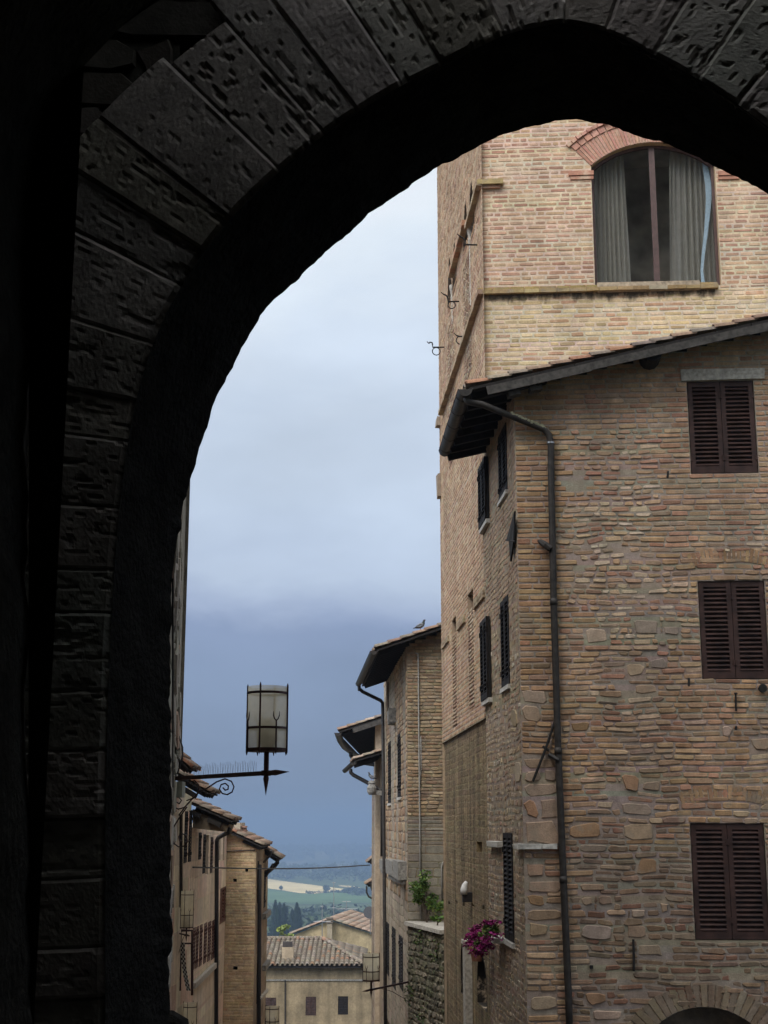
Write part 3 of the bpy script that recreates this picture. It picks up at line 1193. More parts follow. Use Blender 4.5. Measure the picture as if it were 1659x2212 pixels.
# roof, boards, gutter, drainpipe
roof = MB()
LEN_A = 4.1
tile_roof(roof, E0 + Vector((0, 0, .02)), EA, LEN_A, UA, 8.2, seed=5)
roof.build('roof', M['tile'], house, smooth=True)
ev = MB()
nA = EA.cross(UA).normalized()
if nA.z < 0:
    nA = -nA


def deck(mb, O, e, E, u, U, n, t=.045, raf=.55, over=1.3, rw=.09, rh=.12, seed=1):
    """boards under the tiles with rafters below them"""
    rg = random.Random(seed)
    k = 14
    for i in range(k):            # boards run along the eave
        a, b = U * i / k + .004, U * (i + 1) / k - .004
        j = rg.uniform(-.015, .015)
        mb.hexa([O + e * x + u * y + n * zz for zz in (-t + j * .3, j * .3) for x, y in ((-.01 + j, a), (E + j, a), (E + j, b), (-.01 + j, b))], (.04, .03, .025), 0)
    x = .22
    while x < E:
        mb.hexa([O + e * xx + u * y + n * zz for zz in (-t - rh, -t - .004) for xx, y in ((x - rw / 2, .05), (x + rw / 2, .05), (x + rw / 2, over), (x - rw / 2, over))], (.04, .03, .025), 0)
        x += raf
    return mb


deck(ev, E0, EA, LEN_A, UA, 8.2, nA)
ev.build('eaves', M['wood'], house)
vb = MB()      # weathered verge board in short lengths, and the wall plate ends under it
for a, b, d in ((.28, 2.0, .0), (2.0, 4.6, .012), (4.6, 8.1, .0)):
    O = E0 - EA * (.03 + d)
    vb.hexa([O + UA * y + nA * zz + EA * xx for zz in (-.19 + d, -.05) for xx, y in ((0, a), (.035, a), (.035, b), (0, b))], (.1, .1, .1))
for y in (.62, .98):
    O = E0 + EA * .05
    vb.hexa([O + UA * yy + nA * zz + EA * xx for zz in (-.27, -.19) for xx, yy in ((0, y), (.2, y), (.2, y + .2), (0, y + .2))], (.1, .1, .1))
vb.build('verge_board', M['greywood'], house)
gt = MB()
gl0 = at(1008, 838, 21.55) + Vector((-.02, 0, -.02))
gl1 = at(961, 974, 25.65)
gutter(gt, gl0, gl1, Vector((DF.x, DF.y, 0)), .115)
for k in range(5):
    p = gl0.lerp(gl1, .08 + k * .21)
    gt.tube([p + Vector((-.115, 0, .0)), p + Vector((-.13, 0, -.02)), p + Vector((-.1, 0, -.075)), p + Vector((0, 0, -.125)), p + Vector((.1, 0, -.08))], .008, (.1, .1, .1), 0, 5)
gt.build('gutter', M['pipe'], house, smooth=True)
dp = MB()
pts = [gl0 + Vector((.01, .12, -.1)), gl0 + Vector((.03, .14, -.17))]
for x, y, o in ((1040, 873, .42), (1090, 893, .25), (1150, 917, .13), (1176, 928, .1), (1186, 940, .085), (1190, 960, .08), (1190, 1000, .08), (1196, 1300, .08), (1205, 1600, .08), (1215, 1850, .08), (1228, 2150, .08), (1233, 2300, .08)):
    pts.append(FA.q(x, y, o))
dp.tube(pts, .054, (.1, .1, .1), 0, 14)
for x, y in ((1196, 1300), (1206, 1622), (1217, 1900)):
    p = FA.q(x, y, .08)
    dp.tube([p - Vector((0, 0, .05)), p + Vector((0, 0, .05))], .061, (.1, .1, .1), 0, 14)
dp_o = dp.build('drainpipe', M['pipe'], house, smooth=True)
cl = MB()
p = FA.q(1189.5, 957, .08)
cl.tube([p - Vector((0, 0, .014)), p + Vector((0, 0, .014))], .063, (.5, .5, .5), 0, 14)
cl.build('pipe_clip', M['steel'], dp_o)
lc = MB()         # lichen crust on the sloping stretch of the pipe
rg = random.Random(3)
for k in range(70):
    t = rg.uniform(.15, 1)
    a_, b_ = FA.q(1090, 893, .25), FA.q(1178, 929, .1)
    p = a_.lerp(b_, t) + Vector((rg.uniform(-.015, .015), -.035, .04 + rg.uniform(-.02, .012)))
    r_ = rg.uniform(.008, .02)
    lc.hexa([p + Vector((x * r_, y * r_, z * r_ * .7)) for z in (-1, 1) for x, y in ((-1, -.6), (1, -.7), (.8, .7), (-.9, .6))], (.30, .29, .19))
lc.build('lichen_crust', mat_plain('lichen', (.24, .235, .16), .95, var=.4), dp_o)

# lintel over the top window
mbx = MB()
q = FA.rect(1470, 798, 1651, 821)
mbx.wbox(FA, q[0], q[1], q[2], q[3], -.02, .045, jit=.008, rng=random.Random(2))
mbx.build('lintel', M['stone'], house)
# white stone ledge running round the corner
mbx = MB()
a0, z_ = FA.px(1107, 1829)
a1 = FA.px(1204, 1829)[0]
mbx.wbox(FA, -.06, (a1 - .06) * .6, z_ - .035, z_ + .04, -.02, .10, jit=.008, rng=random.Random(6))
mbx.wbox(FA, (a1 - .06) * .6 + .01, a1, z_ - .03, z_ + .042, -.02, .09, jit=.008, rng=random.Random(7))
mbx.build('ledge', M['whitestone'], house)
mbx = MB()
q0, q1 = SA.px(1089, 1836)[0], SA.px(1063, 1836)[0]
mbx.wbox(SA, q0 + .12, q1, z_ - .04, z_ + .05, -.02, .10, jit=.01, rng=random.Random(8))
mbx.build('ledge', M['whitestone'], house)
mbx = MB()
mbx.wbox(SA, -.06, .5, z_ - .035, z_ + .04, -.02, .10, jit=.008, rng=random.Random(9))
mbx.build('ledge', M['whitestone'], house)
# round log end under the verge
mbx = MB()
p = FA.q(1402, 779, .0)
c_ = Vector((FA.n.x, FA.n.y, 0))
mbx.tube([p - c_ * .1, p + c_ * .38, p + c_ * .42], [.165, .165, .145], (.05, .04, .03), 0, 12)
mbx.build('beam_end', M['wood'], house)


def iron(name, parent, paths, r, m='iron'):
    b = MB()
    for pp in paths:
        b.tube(pp, r, (.1, .1, .1), 0, 6)
    return b.build(name, M[m], parent)


iron('iron_anchor', house, [[FA.q(1202, 1548, .05), FA.q(1179, 1617, .07), FA.q(1151, 1688, .05)], [FA.q(1172, 1612, .06), FA.q(1186, 1622, .06)]], .022)
iron('iron_anchor', house, [[FA.q(1368, 2029, .04), FA.q(1369, 2062, .045)], [FA.q(1369, 2098, .04), FA.q(1369, 2060, .05)]], .02)
iron('iron_stub', house, [[FA.q(1188, 1632, .02), FA.q(1192, 1634, .10)], [FA.q(1186, 1630, .1), FA.q(1206, 1642, .13)]], .035, 'pipe')
b = MB()
b.tube([FA.q(1163, 1168, .02), FA.q(1168, 1170, .08), FA.q(1178, 1177, .12), FA.q(1189, 1186, .12)], [.02, .045, .06, .05], (.1, .1, .1), 0, 8)
b.build('pipe_bracket', M['pipe'], house)
b = MB()
P4 = [SA.q(1114.5, 1104, .03), SA.q(1097, 1168, .05), SA.q(1103, 1170, .05), SA.q(1106, 1213, .03), SA.q(1113, 1165, .03)]
nn = Vector((SA.n.x, SA.n.y, 0)) * .03
b.add(P4 + [p + nn for p in P4], [(0, 1, 2, 3, 4), (9, 8, 7, 6, 5)] + [(i, (i + 1) % 5, 5 + (i + 1) % 5, 5 + i) for i in range(5)])
b.tube([SA.q(1093, 1166, .06), SA.q(1112, 1169, .06)], .015, n=6)
b.build('iron_anchor', M['iron'], house)
iron('iron_hook', house, [[FA.q(1589, 1497, .04), FA.q(1590, 1536, .04)], [FA.q(1586, 1498, .05), FA.q(1593, 1498, .05)]], .016)
iron('iron_hook', house, [[FA.q(1488, 1466, .0), FA.q(1488, 1467, .1), FA.q(1488, 1482, .12)]], .018)
iron('iron_hook', house, [[FA.q(1443, 1019, .0), FA.q(1443, 1021, .08), FA.q(1442, 1032, .09)]], .018)
iron('iron_hook', house, [[FA.q(1590, 1570, .0), FA.q(1590, 1571, .08), FA.q(1590, 1577, .08)]], .02)
b = MB()
p = FA.q(1647, 1487, .02)
b.tube([p, p + c_ * .05], .065, n=14)
b.build('vent_cap', M['iron'], house)
b = MB()
q = FA.rect(1274, 2085, 1281, 2092)
b.wbox(FA, q[0], q[1], q[2], q[3], -.02, .036)  # dark plate painting the shade of a small square hole
b.build('hole_shade', M['iron'], house)

# ================================================================== BRICK TOWER HOUSE behind
CT = (1.94, 25.72)
FT = Wall(CT, DF)
ST = Wall(CA, DS, flip=True)         # its street side lies in the same plane as the front house
tower = thing('brick_tower', 'tall sunlit brick tower with a big arched curtained window above the tiled roof', 'tower', (CT[0] + 3, CT[1] + 4, street_z(28)))
tw = MB()
openT = []
q = FT.rect(1281, 359, 1551, 618)
zspr = FT.px(1281, 359)[1]
zap = FT.px(1414, 308)[1]
zbot = FT.px(1416, 619)[1]
win = Opening(q[0], q[1], zbot, zspr, rise=zap - zspr, depth=.22)
openT.append(win)
win.reveal(tw, FT, (.50, .36, .22))
ztow = 21.5
styleT = lambda s, z, rng: sty((.093, .101), (.14, .40), .34, .2, (.002, .008), TOWER, .025)
styleT2 = lambda s, z, rng: sty((.091, .10), (.16, .42), .36, .2, (.002, .008), [(4, (.56, .42, .235)), (3, (.60, .47, .29)), (2, (.49, .30, .185)), (3, (.60, .46, .315)), (1, (.41, .31, .17))], .02)
zband = FT.px(1040, 636)[1]
masonry(tw, FT, 0, 6.6, 7.2, zband, styleT2, MORT_T, [], 41)
masonry(tw, FT, 0, 6.6, zband, ztow, styleT, MORT_T, openT, 42)
# dark water stain below the string course: irregular tongues of lichen and soot
sm = MB()
s_end = FT.px(1545, 636)[0]
sm.quad(FT.pt(.0, zband - .42, .0125), FT.pt(s_end, zband - .42, .0125), FT.pt(s_end, zband - .02, .0125), FT.pt(.0, zband - .02, .0125))
m_ = bpy.data.materials.new('soot_stain')
m_.use_nodes = True
t_ = m_.node_tree
pb_ = t_.nodes['Principled BSDF']
pb_.inputs['Base Color'].default_value = (.085, .068, .045, 1)
pb_.inputs['Roughness'].default_value = .95
g_ = node(t_, 'ShaderNodeNewGeometry')
sp_ = node(t_, 'ShaderNodeSeparateXYZ')
mpn = node(t_, 'ShaderNodeMapping')
mpn.inputs['Scale'].default_value = (5.5, 5.5, 2.2)
nz_ = node(t_, 'ShaderNodeTexNoise')
nz_.inputs['Scale'].default_value = 1.0
nz_.inputs['Detail'].default_value = 7
nz_.inputs['Roughness'].default_value = .65
zr_ = node(t_, 'ShaderNodeMapRange')
zr_.inputs['From Min'].default_value = zband - .42
zr_.inputs['From Max'].default_value = zband - .02
zr_.inputs['To Min'].default_value = -.48
zr_.inputs['To Max'].default_value = .14
am_ = node(t_, 'ShaderNodeMath', operation='ADD')
cr_ = node(t_, 'ShaderNodeMapRange')
cr_.inputs['From Min'].default_value = .40
cr_.inputs['From Max'].default_value = .62
cr_.inputs['To Max'].default_value = .88
l_ = t_.links.new
l_(g_.outputs['Position'], sp_.inputs[0])
l_(g_.outputs['Position'], mpn.inputs['Vector'])
l_(mpn.outputs[0], nz_.inputs['Vector'])
l_(sp_.outputs['Z'], zr_.inputs['Value'])
l_(nz_.outputs['Fac'], am_.inputs[0])
l_(zr_.outputs[0], am_.inputs[1])
l_(am_.outputs[0], cr_.inputs['Value'])
l_(cr_.outputs[0], pb_.inputs['Alpha'])
sm.build('soot_stain', m_, tower)

# voussoir hood of pink bricks, impost blocks
rng = random.Random(9)
cs_, cz_, rr_, an_ = arch_circle(FT, win)
PK = [(3, (.48, .25, .19)), (2, (.52, .29, .21)), (1, (.44, .21, .16))]
voussoirs(tw, FT, cs_, cz_, rr_ + .005, rr_ + .44, -an_, an_, 44, .02, PK, rng, .012, bedcol=(.55, .42, .33))
voussoirs(tw, FT, cs_, cz_, rr_ + .45, rr_ + .58, -an_, an_, 22, .032, PK, rng, .014, bedcol=(.55, .42, .33))
voussoirs(tw, FT, cs_, cz_, rr_ + .59, rr_ + .66, -an_ - .02, an_ + .02, 30, .07, PK, rng, .006)
for x0, y0, x1, y1 in ((1228, 371, 1282, 380), (1232, 381, 1282, 388), (1551, 371, 1600, 380), (1551, 381, 1596, 388)):
    q = FT.rect(x0, y0, x1, y1)
    k_ = .05 if y0 < 375 else .03
    tw.wbox(FT, q[0], q[1], q[2], q[3], -.01, k_, (.44, .22, .15))
tw.build('front_wall', M['tower'], tower)

# string course
sc_ = MB()
rng = random.Random(12)
s = -.10
while s < s_end:
    ln = rng.uniform(.25, .36)
    sc_.wbox(FT, s, s + ln - .008, zband - .02, zband + .055, -.02, .10 + rng.uniform(-.008, .008), pick(rng, [(2, (.40, .31, .16)), (2, (.34, .24, .12)), (1, (.46, .38, .26))]), jit=.004, rng=rng)
    sc_.wbox(FT, s + .01, s + ln - .012, zband + .057, zband + .125, -.02, .03 + rng.uniform(-.005, .005), pick(rng, [(2, (.36, .27, .11)), (2, (.30, .21, .10))]), jit=.004, rng=rng)
    s += ln
sc_.build('string_course', M['masonry'], tower)
mbx = MB()
q = FT.rect(1036, 391, 1087, 409)
mbx.wbox(FT, -.07, q[1], q[2] + .07, q[3] - .005, -.02, .12, (.42, .32, .15))
mbx.wbox(FT, -.03, q[1] - .06, q[2], q[2] + .066, -.02, .07, (.38, .22, .14))
q2 = ST.px(1005, 490)[0]
mbx.build('impost', M['masonry'], tower)
mbx = MB()
q = FT.rect(1290, 616, 1557, 633)
mbx.wbox(FT, q[0], q[1] - .4, q[2] + .03, q[3] + .06, -.1, .06, (.5, .42, .33), jit=.008, rng=rng)
mbx.build('window_sill', mat_plain('sill_stone', (.33, .265, .19), .9, nscale=14, var=.4, bump=.4), tower)

# the arched window: frame, mullion, panes, curtains, a dim room
winE = MB()


def arc_pts(o, inset, n=20):
    c, w_ = (o.s0 + o.s1) / 2, (o.s1 - o.s0) / 2
    p = []
    for a, z in o.outline(n):
        k = (w_ - inset) / w_
        p.append((c + (a - c) * k, o.z0 + inset + (z - o.z0) * ((o.z1 + o.rise - o.z0 - 2 * inset) / (o.z1 + o.rise - o.z0))))
    return p


oP, iP = arc_pts(win, 0.004), arc_pts(win, .055)
n_ = len(oP)
for k in range(n_):
    a, b = oP[k], oP[(k + 1) % n_]
    c, d = iP[(k + 1) % n_], iP[k]
    f0, f1 = -.19, -.12
    winE.quad(FT.pt(*a, f1), FT.pt(*b, f1), FT.pt(*c, f1), FT.pt(*d, f1))
    winE.quad(FT.pt(*d, f1), FT.pt(*c, f1), FT.pt(*c, f0), FT.pt(*d, f0))
wf = winE.build('window', M['frame'], tower)
mu = MB()
cm = FT.px(1413.5, 480, -.15)[0]
mu.wbox(FT, cm - .055, cm + .055, win.z0 + .055, win.z1 + win.rise - .055, -.19, -.105)
mu.build('mullion', M['frame'], wf)
for a, b in ((0, 1), (1, 2)):
    pn = MB()
    P = [(s_, z_) for s_, z_ in iP if (s_ < cm - .05 if a == 0 else s_ > cm + .05)]
    if a == 0:
        P = P + [(cm - .056, win.z1 + win.rise - .05)] + [(cm - .056, win.z0 + .055)]
    else:
        P = [(cm + .056, win.z0 + .055), (cm + .056, win.z1 + win.rise - .05)] + P
    pn.add([FT.pt(s_, z_, -.16) for s_, z_ in P], [tuple(range(len(P)))])
    pn.build('pane', M['glass'], wf)


def curtain(name, x0, x1, x2, x3, ytop, ybot, m, parent, amp=.065, folds=9, o=-.38):
    """pleated cloth; x0,x1 at the top, x2,x3 at the foot"""
    c = MB()
    N, Z = folds * 8, 14
    vs = []
    rg = random.Random(folds)
    ph = [rg.uniform(-.5, .5) for _ in range(folds + 1)]
    for j in range(Z + 1):
        t = j / Z
        A, z0 = FT.px(x0 + (x2 - x0) * t, ytop + (ybot - ytop) * t, o)
        B, _ = FT.px(x1 + (x3 - x1) * t, ytop + (ybot - ytop) * t, o)
        for i in range(N + 1):
            f = i / N
            vs.append(FT.pt(A + (B - A) * f, z0, o + amp * (.55 + .6 * noise.noise(Vector((f * 3.1, t * .8, folds)))) * math.sin(f * folds * 6.283 + ph[min(folds - 1, int(f * folds))] * .0 + 2.4 * noise.noise(Vector((f * 2.2, t * .5, folds + 4))) + t * .6) + .01 * math.sin(t * 5 + f * 20)))
    c.add(vs, [(j * (N + 1) + i, j * (N + 1) + i + 1, (j + 1) * (N + 1) + i + 1, (j + 1) * (N + 1) + i) for j in range(Z) for i in range(N)])
    return c.build(name, M[m], parent, smooth=True)


curtain('curtain', 1283, 1345, 1286, 1364, 318, 628, 'curtain', wf, folds=7)
curtain('curtain', 1445, 1535, 1447, 1556, 310, 628, 'curtain', wf, folds=9)
bc = MB()
bl = [(1520, 345), (1526, 372), (1530, 400), (1531, 430), (1528, 470), (1524, 510), (1519, 550), (1516, 585), (1519, 612)]
wd_ = [5, 6.5, 6.5, 6, 5, 4, 3.5, 3, 4]
for (p, q), (r_, s_), a, b in zip(bl[:-1], bl[1:], wd_[:-1], wd_[1:]):
    bc.hexa([FT.q(p - a, q, -.26), FT.q(p + a, q, -.26), FT.q(p + a, q, -.28), FT.q(p - a, q, -.28), FT.q(r_ - b, s_, -.26), FT.q(r_ + b, s_, -.26), FT.q(r_ + b, s_, -.28), FT.q(r_ - b, s_, -.28)])
bc.build('curtain_tie', M['blue'], wf)
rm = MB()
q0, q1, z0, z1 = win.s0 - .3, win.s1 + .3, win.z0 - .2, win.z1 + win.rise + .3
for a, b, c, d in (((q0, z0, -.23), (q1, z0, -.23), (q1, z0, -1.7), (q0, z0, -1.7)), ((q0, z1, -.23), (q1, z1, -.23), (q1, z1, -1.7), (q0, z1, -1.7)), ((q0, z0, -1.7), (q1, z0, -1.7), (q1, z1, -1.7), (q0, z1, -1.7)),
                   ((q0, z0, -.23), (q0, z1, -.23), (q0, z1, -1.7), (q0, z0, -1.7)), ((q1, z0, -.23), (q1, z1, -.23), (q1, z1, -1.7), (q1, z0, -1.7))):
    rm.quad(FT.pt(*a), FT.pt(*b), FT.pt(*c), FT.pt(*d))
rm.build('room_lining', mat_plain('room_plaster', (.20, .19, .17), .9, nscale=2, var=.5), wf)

# street side of the tower
ss = MB()
TS0, TS1 = 3.6, 12.85
zlow = 3.55
openS = []
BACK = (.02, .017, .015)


def lancet(x0, x1, ytop, ybot, depth=.3, point=True):
    s0, s1, z0, z1 = ST.rect(x0, ytop, x1, ybot)
    zt_ = ST.px((x0 + x1) / 2, ytop)[1]
    zb_ = ST.px((x0 + x1) / 2, ybot)[1]
    w_ = s1 - s0
    o = Opening(s0, s1, zb_, zt_ - w_ * .9, rise=w_ * .9, point=True, depth=depth) if point else Opening(s0, s1, zb_, zt_, depth=depth)
    openS.append(o)
    return o


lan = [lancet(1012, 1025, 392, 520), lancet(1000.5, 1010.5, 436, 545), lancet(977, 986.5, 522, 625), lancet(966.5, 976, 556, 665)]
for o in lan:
    o.reveal(ss, ST, (.10, .075, .055), BACK)  # reveal coloured dark in place of the deep shade inside
    # walled-up lower half, set a little back
    masonry(ss, ST, o.s0 + .005, o.s1 - .005, o.z0, o.z0 + (o.z1 - o.z0) * .45, lambda s, z, r: sty((.077, .084), (.2, .3), .3, .3, (.004, .012), TOWER_SIDE, .02), (.36, .28, .2), [], 5, mout=-.14)
# tall filled recesses below the lancets and low down
rec = [lancet(1002, 1018, 553, 820, .10, False), lancet(968, 983, 690, 1000, .10, False), lancet(1012, 1024, 1276, 1530, .12, False), lancet(977.5, 986.7, 1334, 1568, .12, False)]
FILL = [(3, (.40, .29, .19)), (2, (.34, .22, .16)), (2, (.44, .36, .27)), (1, (.30, .19, .14))]
for i, o in enumerate(rec):
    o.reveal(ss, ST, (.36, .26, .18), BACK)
    masonry(ss, ST, o.s0 + .004, o.s1 - .004, o.z0, o.z1 - (.35 if i > 1 else .02), lambda s, z, r: sty((.077, .086), (.2, .3), .3, .3, (.004, .012), FILL, .022), (.38, .30, .22), [], 6 + i, mout=-.085)
# windows of the lower tower next to the front house
tow_sh = []
for b in ((1042.5, 998, 1057.5, 1134), (1047.5, 1337, 1062, 1512)):
    q = ST.rect(*b)
    q = (max(q[0], 4.36) if False else q[0], q[1], q[2], q[3])
    tow_sh.append(q)
# the nearer pair lies in the front house's skin (it laps over the tower corner), so cut both
zA = topSA
styleS = lambda s, z, r: sty((.093, .101), (.18, .4), .3, .25, (.002, .008), TOWER_SIDE, .022)
masonry(ss, ST, TS0, TS1, zA + .1, ztow, styleS, (.42, .325, .235), openS, 51)
masonry(ss, ST, 4.3, TS1, zlow, zA + .1, styleS, (.42, .325, .235), openS, 52)
# tuff base: big smooth blocks under a coat of old render
openB = []


def slot(x0, x1, y0, y1, depth=.4, rise=0.0):
    s0, s1, z0, z1 = ST.rect(x0, y0, x1, y1)
    o = Opening(s0, s1, ST.px((x0 + x1) / 2, y1)[1], ST.px((x0 + x1) / 2, y0)[1] - rise, rise=rise, depth=depth)
    openB.append(o)
    return o


TU = [(3, (0.24, 0.176, 0.098)), (2, (0.224, 0.164, 0.094)), (2, (0.252, 0.187, 0.109)), (1, (0.216, 0.156, 0.094))]
for x0, y0, x1, y1, rs in ((990, 2034, 1003, 2150, .5), (1025, 2058, 1045, 2175, .6)):
    o = slot(x0, x1, y0, y1, .6, rs)
    o.depth = .3
    o.reveal(ss, ST, (.03, .024, .018), (.012, .01, .009), front=-.05)  # jambs painted near black for the shade within the doorway
for x, y in ((965.5, 1949), (980.5, 1950), (996.5, 1953), (1016.5, 1956), (1038.5, 1960), (1058, 1965)):
    o = slot(x - 2, x + 2, y - 5, y + 5, .25)
    o.reveal(ss, ST, (.10, .08, .05), (.012, .01, .01), front=-.05)
o = slot(1024, 1036, 1818, 1841, .14)
o.reveal(ss, ST, (.20, .15, .08), (.18, .13, .075), front=-.05)
styleB = lambda s, z, r: sty((.10, .15), (.3, 1.2), .5, .3, (.0, .004), TU, .004)


class Shifted(Wall):
    def __init__(s, W, off):
        s.o = W.o + W.n * off
        s.d, s.n = W.d, W.n


STB = Shifted(ST, -.055)
sb = MB()
masonry(sb, STB, 4.3, TS1, -4.2, zlow, styleB, (.26, .20, .115), openB, 53)
sb.build('tuff_base', M['tuff'], tower)
ss.quad(ST.pt(4.3, zlow, .0), ST.pt(TS1, zlow, .0), ST.pt(TS1, zlow, -.06), ST.pt(4.3, zlow, -.06), (.2, .15, .1))
ss.build('side_wall', M['tower'], tower)
# far return of the tower and the solid body
bd = MB()
e0, e1 = ST.pt(TS1, 0, 0), ST.pt(TS1, 0, -7)
bd.quad((e0.x, e0.y, -7), (e1.x, e1.y, -7), (e1.x, e1.y, ztow), (e0.x, e0.y, ztow), (.38, .29, .2))
c0, c1 = FT.pt(.75, 0, -1.8), FT.pt(7, 0, -1.8)
c2, c3 = ST.pt(TS1 - .03, 0, -7), ST.pt(TS1 - .03, 0, -.75)
bd.prism([(c0.x, c0.y), (c1.x, c1.y), (c2.x, c2.y), (c3.x, c3.y)], -8, ztow, (.3, .24, .17))
for a, b in ((FT.pt(0, 0), FT.pt(6.6, 0)),):
    bd.quad((a.x, a.y, ztow), (b.x, b.y, ztow), (c2.x, c2.y, ztow), (e0.x, e0.y, ztow), (.3, .2, .14))
bd.quad(FT.pt(6.6, 5), FT.pt(6.6, ztow), FT.pt(6.6, ztow, -6), FT.pt(6.6, 5, -6), (.4, .3, .2))
bd.build('body', M['plaster'], tower)
# ledges on the street side
rng = random.Random(15)
zst = ST.px(1010, 716)[1]


def side_ledge(s0, s1, z, hh, oo, pal):
    lg = MB()
    s = s0
    while s < s1:
        ln = min(rng.uniform(.25, .36), s1 - s)
        lg.wbox(ST, s, s + ln - .006, z - hh / 2, z + hh / 2, -.02, oo + rng.uniform(-.006, .006), pick(rng, pal), jit=.004, rng=rng)
        s += ln
    lg.build('ledge', M['masonry'], tower)


LP = [(2, (.34, .26, .17)), (1, (.28, .20, .13)), (1, (.38, .30, .2))]
side_ledge(3.62, TS1 - .9, zband + .02, .10, .12, LP)
a, z_ = ST.px(1034, 394)
b = ST.px(1014, 470)[0]
side_ledge(3.62, b, FT.px(1036, 400)[1], .11, .11, LP)
a, b = ST.px(1010.5, 530)[0], ST.px(979, 600)[0]
side_ledge(a, b, ST.px(993, 543)[1] + .0, .12, .12, [(1, (.42, .22, .14)), (1, (.38, .26, .17))])
for x0, x1, y in ((1026, 1048, 1292), (1026, 1048, 1300), (990, 1006, 1343), (990, 1006, 1350), (956.8, 971, 1385), (956.8, 971, 1391)):
    a, b = ST.px(x1, y)[0], ST.px(x0, y)[0]
    z_ = ST.px((x0 + x1) / 2, y)[1]
    side_ledge(min(a, b), max(a, b), z_, .07, .05, LP)
for x, y in ((958, 885), (956.5, 1035)):
    a, z_ = ST.px(x + 1.5, y)
    lg = MB()
    lg.wbox(ST, TS1 - .35, TS1 + .0, z_ - (.12 if y < 900 else .3), z_ + (.1 if y < 900 else .3), -.02, .10, (.3, .24, .18), jit=.02, rng=rng)
    lg.build('corner_block', M['masonry'], tower)
# pale colonnettes between the lancets
for x, y0, y1 in ((1017.0, 512, 660), (977.5, 640, 700)):
    a, z0 = ST.px(x, y1)
    _, z1 = ST.px(x, y0)
    cn = MB()
    cn.tube([ST.pt(a, z0, -.02), ST.pt(a, z1, -.02)], .04, n=10)
    cn.lathe(ST.pt(a, z1, -.02), [(.045, -.1), (.065, 0), (.05, .04), (.08, .2), (.09, .3)], n=10)
    cn.build('colonnette', M['stone'], tower)

# iron flag holders on the street side
for (pts, ring) in (([(1031, 529), (1005, 529), (1003, 518), (999, 513), (992, 509)], None), ([(992, 651), (967, 652), (966, 643), (964, 638), (957, 635)], (975, 660, .17)),
                    ([(962, 750), (936, 750.5), (936, 745), (935, 740), (930, 739), (928, 742)], (944, 760, .2)), ([(1004, 727), (992, 727), (986, 725)], (1008, 790, .18))):
    a, z_ = ST.px(pts[0][0], pts[0][1])
    if pts[0][0] < 965:
        a, z_ = ST.px(960, 750)
    base = ST.pt(a, z_)
    sc_m = base.y / 2900
    nv = Vector((ST.n.x, ST.n.y, 0))
    P = [base + nv * ((pts[0][0] - x) * sc_m) + Vector((0, 0, (pts[0][1] - y) * sc_m)) for x, y in pts]
    b = MB()
    b.tube([base - nv * .05] + P, .018, n=6)
    tip = P[-1]
    b.tube([tip, tip + nv * .05 + Vector((0, 0, .05))], .012, n=5)
    if ring:
        c = base + nv * ((pts[0][0] - ring[0]) * sc_m) + Vector((0, 0, (pts[0][1] - ring[1]) * sc_m)) if pts[0][0] != 1004 else base + nv * .1 + Vector((0, 0, -ring[2] * .5))
        b.tube([c + nv * math.cos(t) * ring[2] * .5 + Vector((0, 0, math.sin(t) * ring[2] * .5)) for t in [6.283 * k / 16 for k in range(17)]], .013, n=5, cap=False)
    b.build('flag_holder', M['iron'], tower)

# shuttered windows where the front house laps the tower
for q, y in zip(tow_sh, (0, 1)):
    s0, s1, z0, z1 = q
    fr = MB()
    fr.wbox(ST, s0, s1, z0, z1, .02, .05)
    o = fr.build('window_recess', M['dark'], house)
    c = (s0 + s1) / 2
    shutter_leaf(house, ST, s0, c - .004, z0, z1, .055, M['shutter_grey'], .075)
    shutter_leaf(house, ST, c + .004, s1, z0, z1, .055, M['shutter_grey'], .075)
    b = MB()
    b.wbox(ST, s0 - .03, s1 + .03, z0 - .085, z0 - .004, -.02, .08)
    b.build('sill', M['whitestone'], house)

# white post between the two doorways of the tower base, small wall light above
ps = MB()
a, z_ = ST.px(1012, 2040)
ps.wbox(ST, a - .18, a + .18, -6, z_, -.04, .10, jit=.01, rng=rng)
ps.wbox(ST, a - .22, a + .22, z_ + .003, z_ + .09, -.04, .13, jit=.01, rng=rng)
ps.build('door_post', M['stone'], tower)
wl = thing('wall_light', 'small white floodlight with a dark base on the tuff foot of the brick tower', 'light', ST.q(1005, 1925))
b = MB()
a, z_ = ST.px(1003, 1934, .1)
b.wbox(ST, a - .10, a + .10, z_ - .13, z_ + .06, -.06, .14)
b.build('base', M['iron'], wl)
b = MB()
a, z_ = ST.px(1003.5, 1918, .1)
p = ST.pt(a, z_, .1)
b.tube([p + Vector((-.01, 0, -.13)), p + Vector((-.01, 0, -.03)), p + Vector((.01, 0, .06)), p + Vector((.04, 0, .13))], [.075, .08, .06, .03], n=10)
b.build('lamp_head', M['white'], wl, smooth=True)

# ================================================================== helper: plain houses further down the street
BRK = [(4, (.36, .25, .15)), (3, (.30, .19, .12)), (2, (.41, .31, .20)), (1, (.26, .185, .125))]
BRK_DARK = [(3, (.31, .225, .135)), (3, (.26, .175, .11)), (2, (.35, .27, .175)), (1, (.22, .165, .12))]
PLAS = [(3, (.50, .40, .30)), (2, (.46, .36, .28)), (2, (.54, .45, .35))]


def eave_roof(parent, E, e, length, u, U, n, seed, over=1.0, gut=None, pitch=.21, tile=TILE_PAL, thick=.05):
    r = MB()
    tile_roof(r, E + n * .02, e, length, u, U, pitch=pitch, seed=seed, pal=tile)
    r.build('roof', M['tile'], parent, smooth=True)
    d = MB()
    deck(d, E, e, length, u, U, n, t=thick, over=over, seed=seed)
    d.build('eaves', M['wood'], parent)


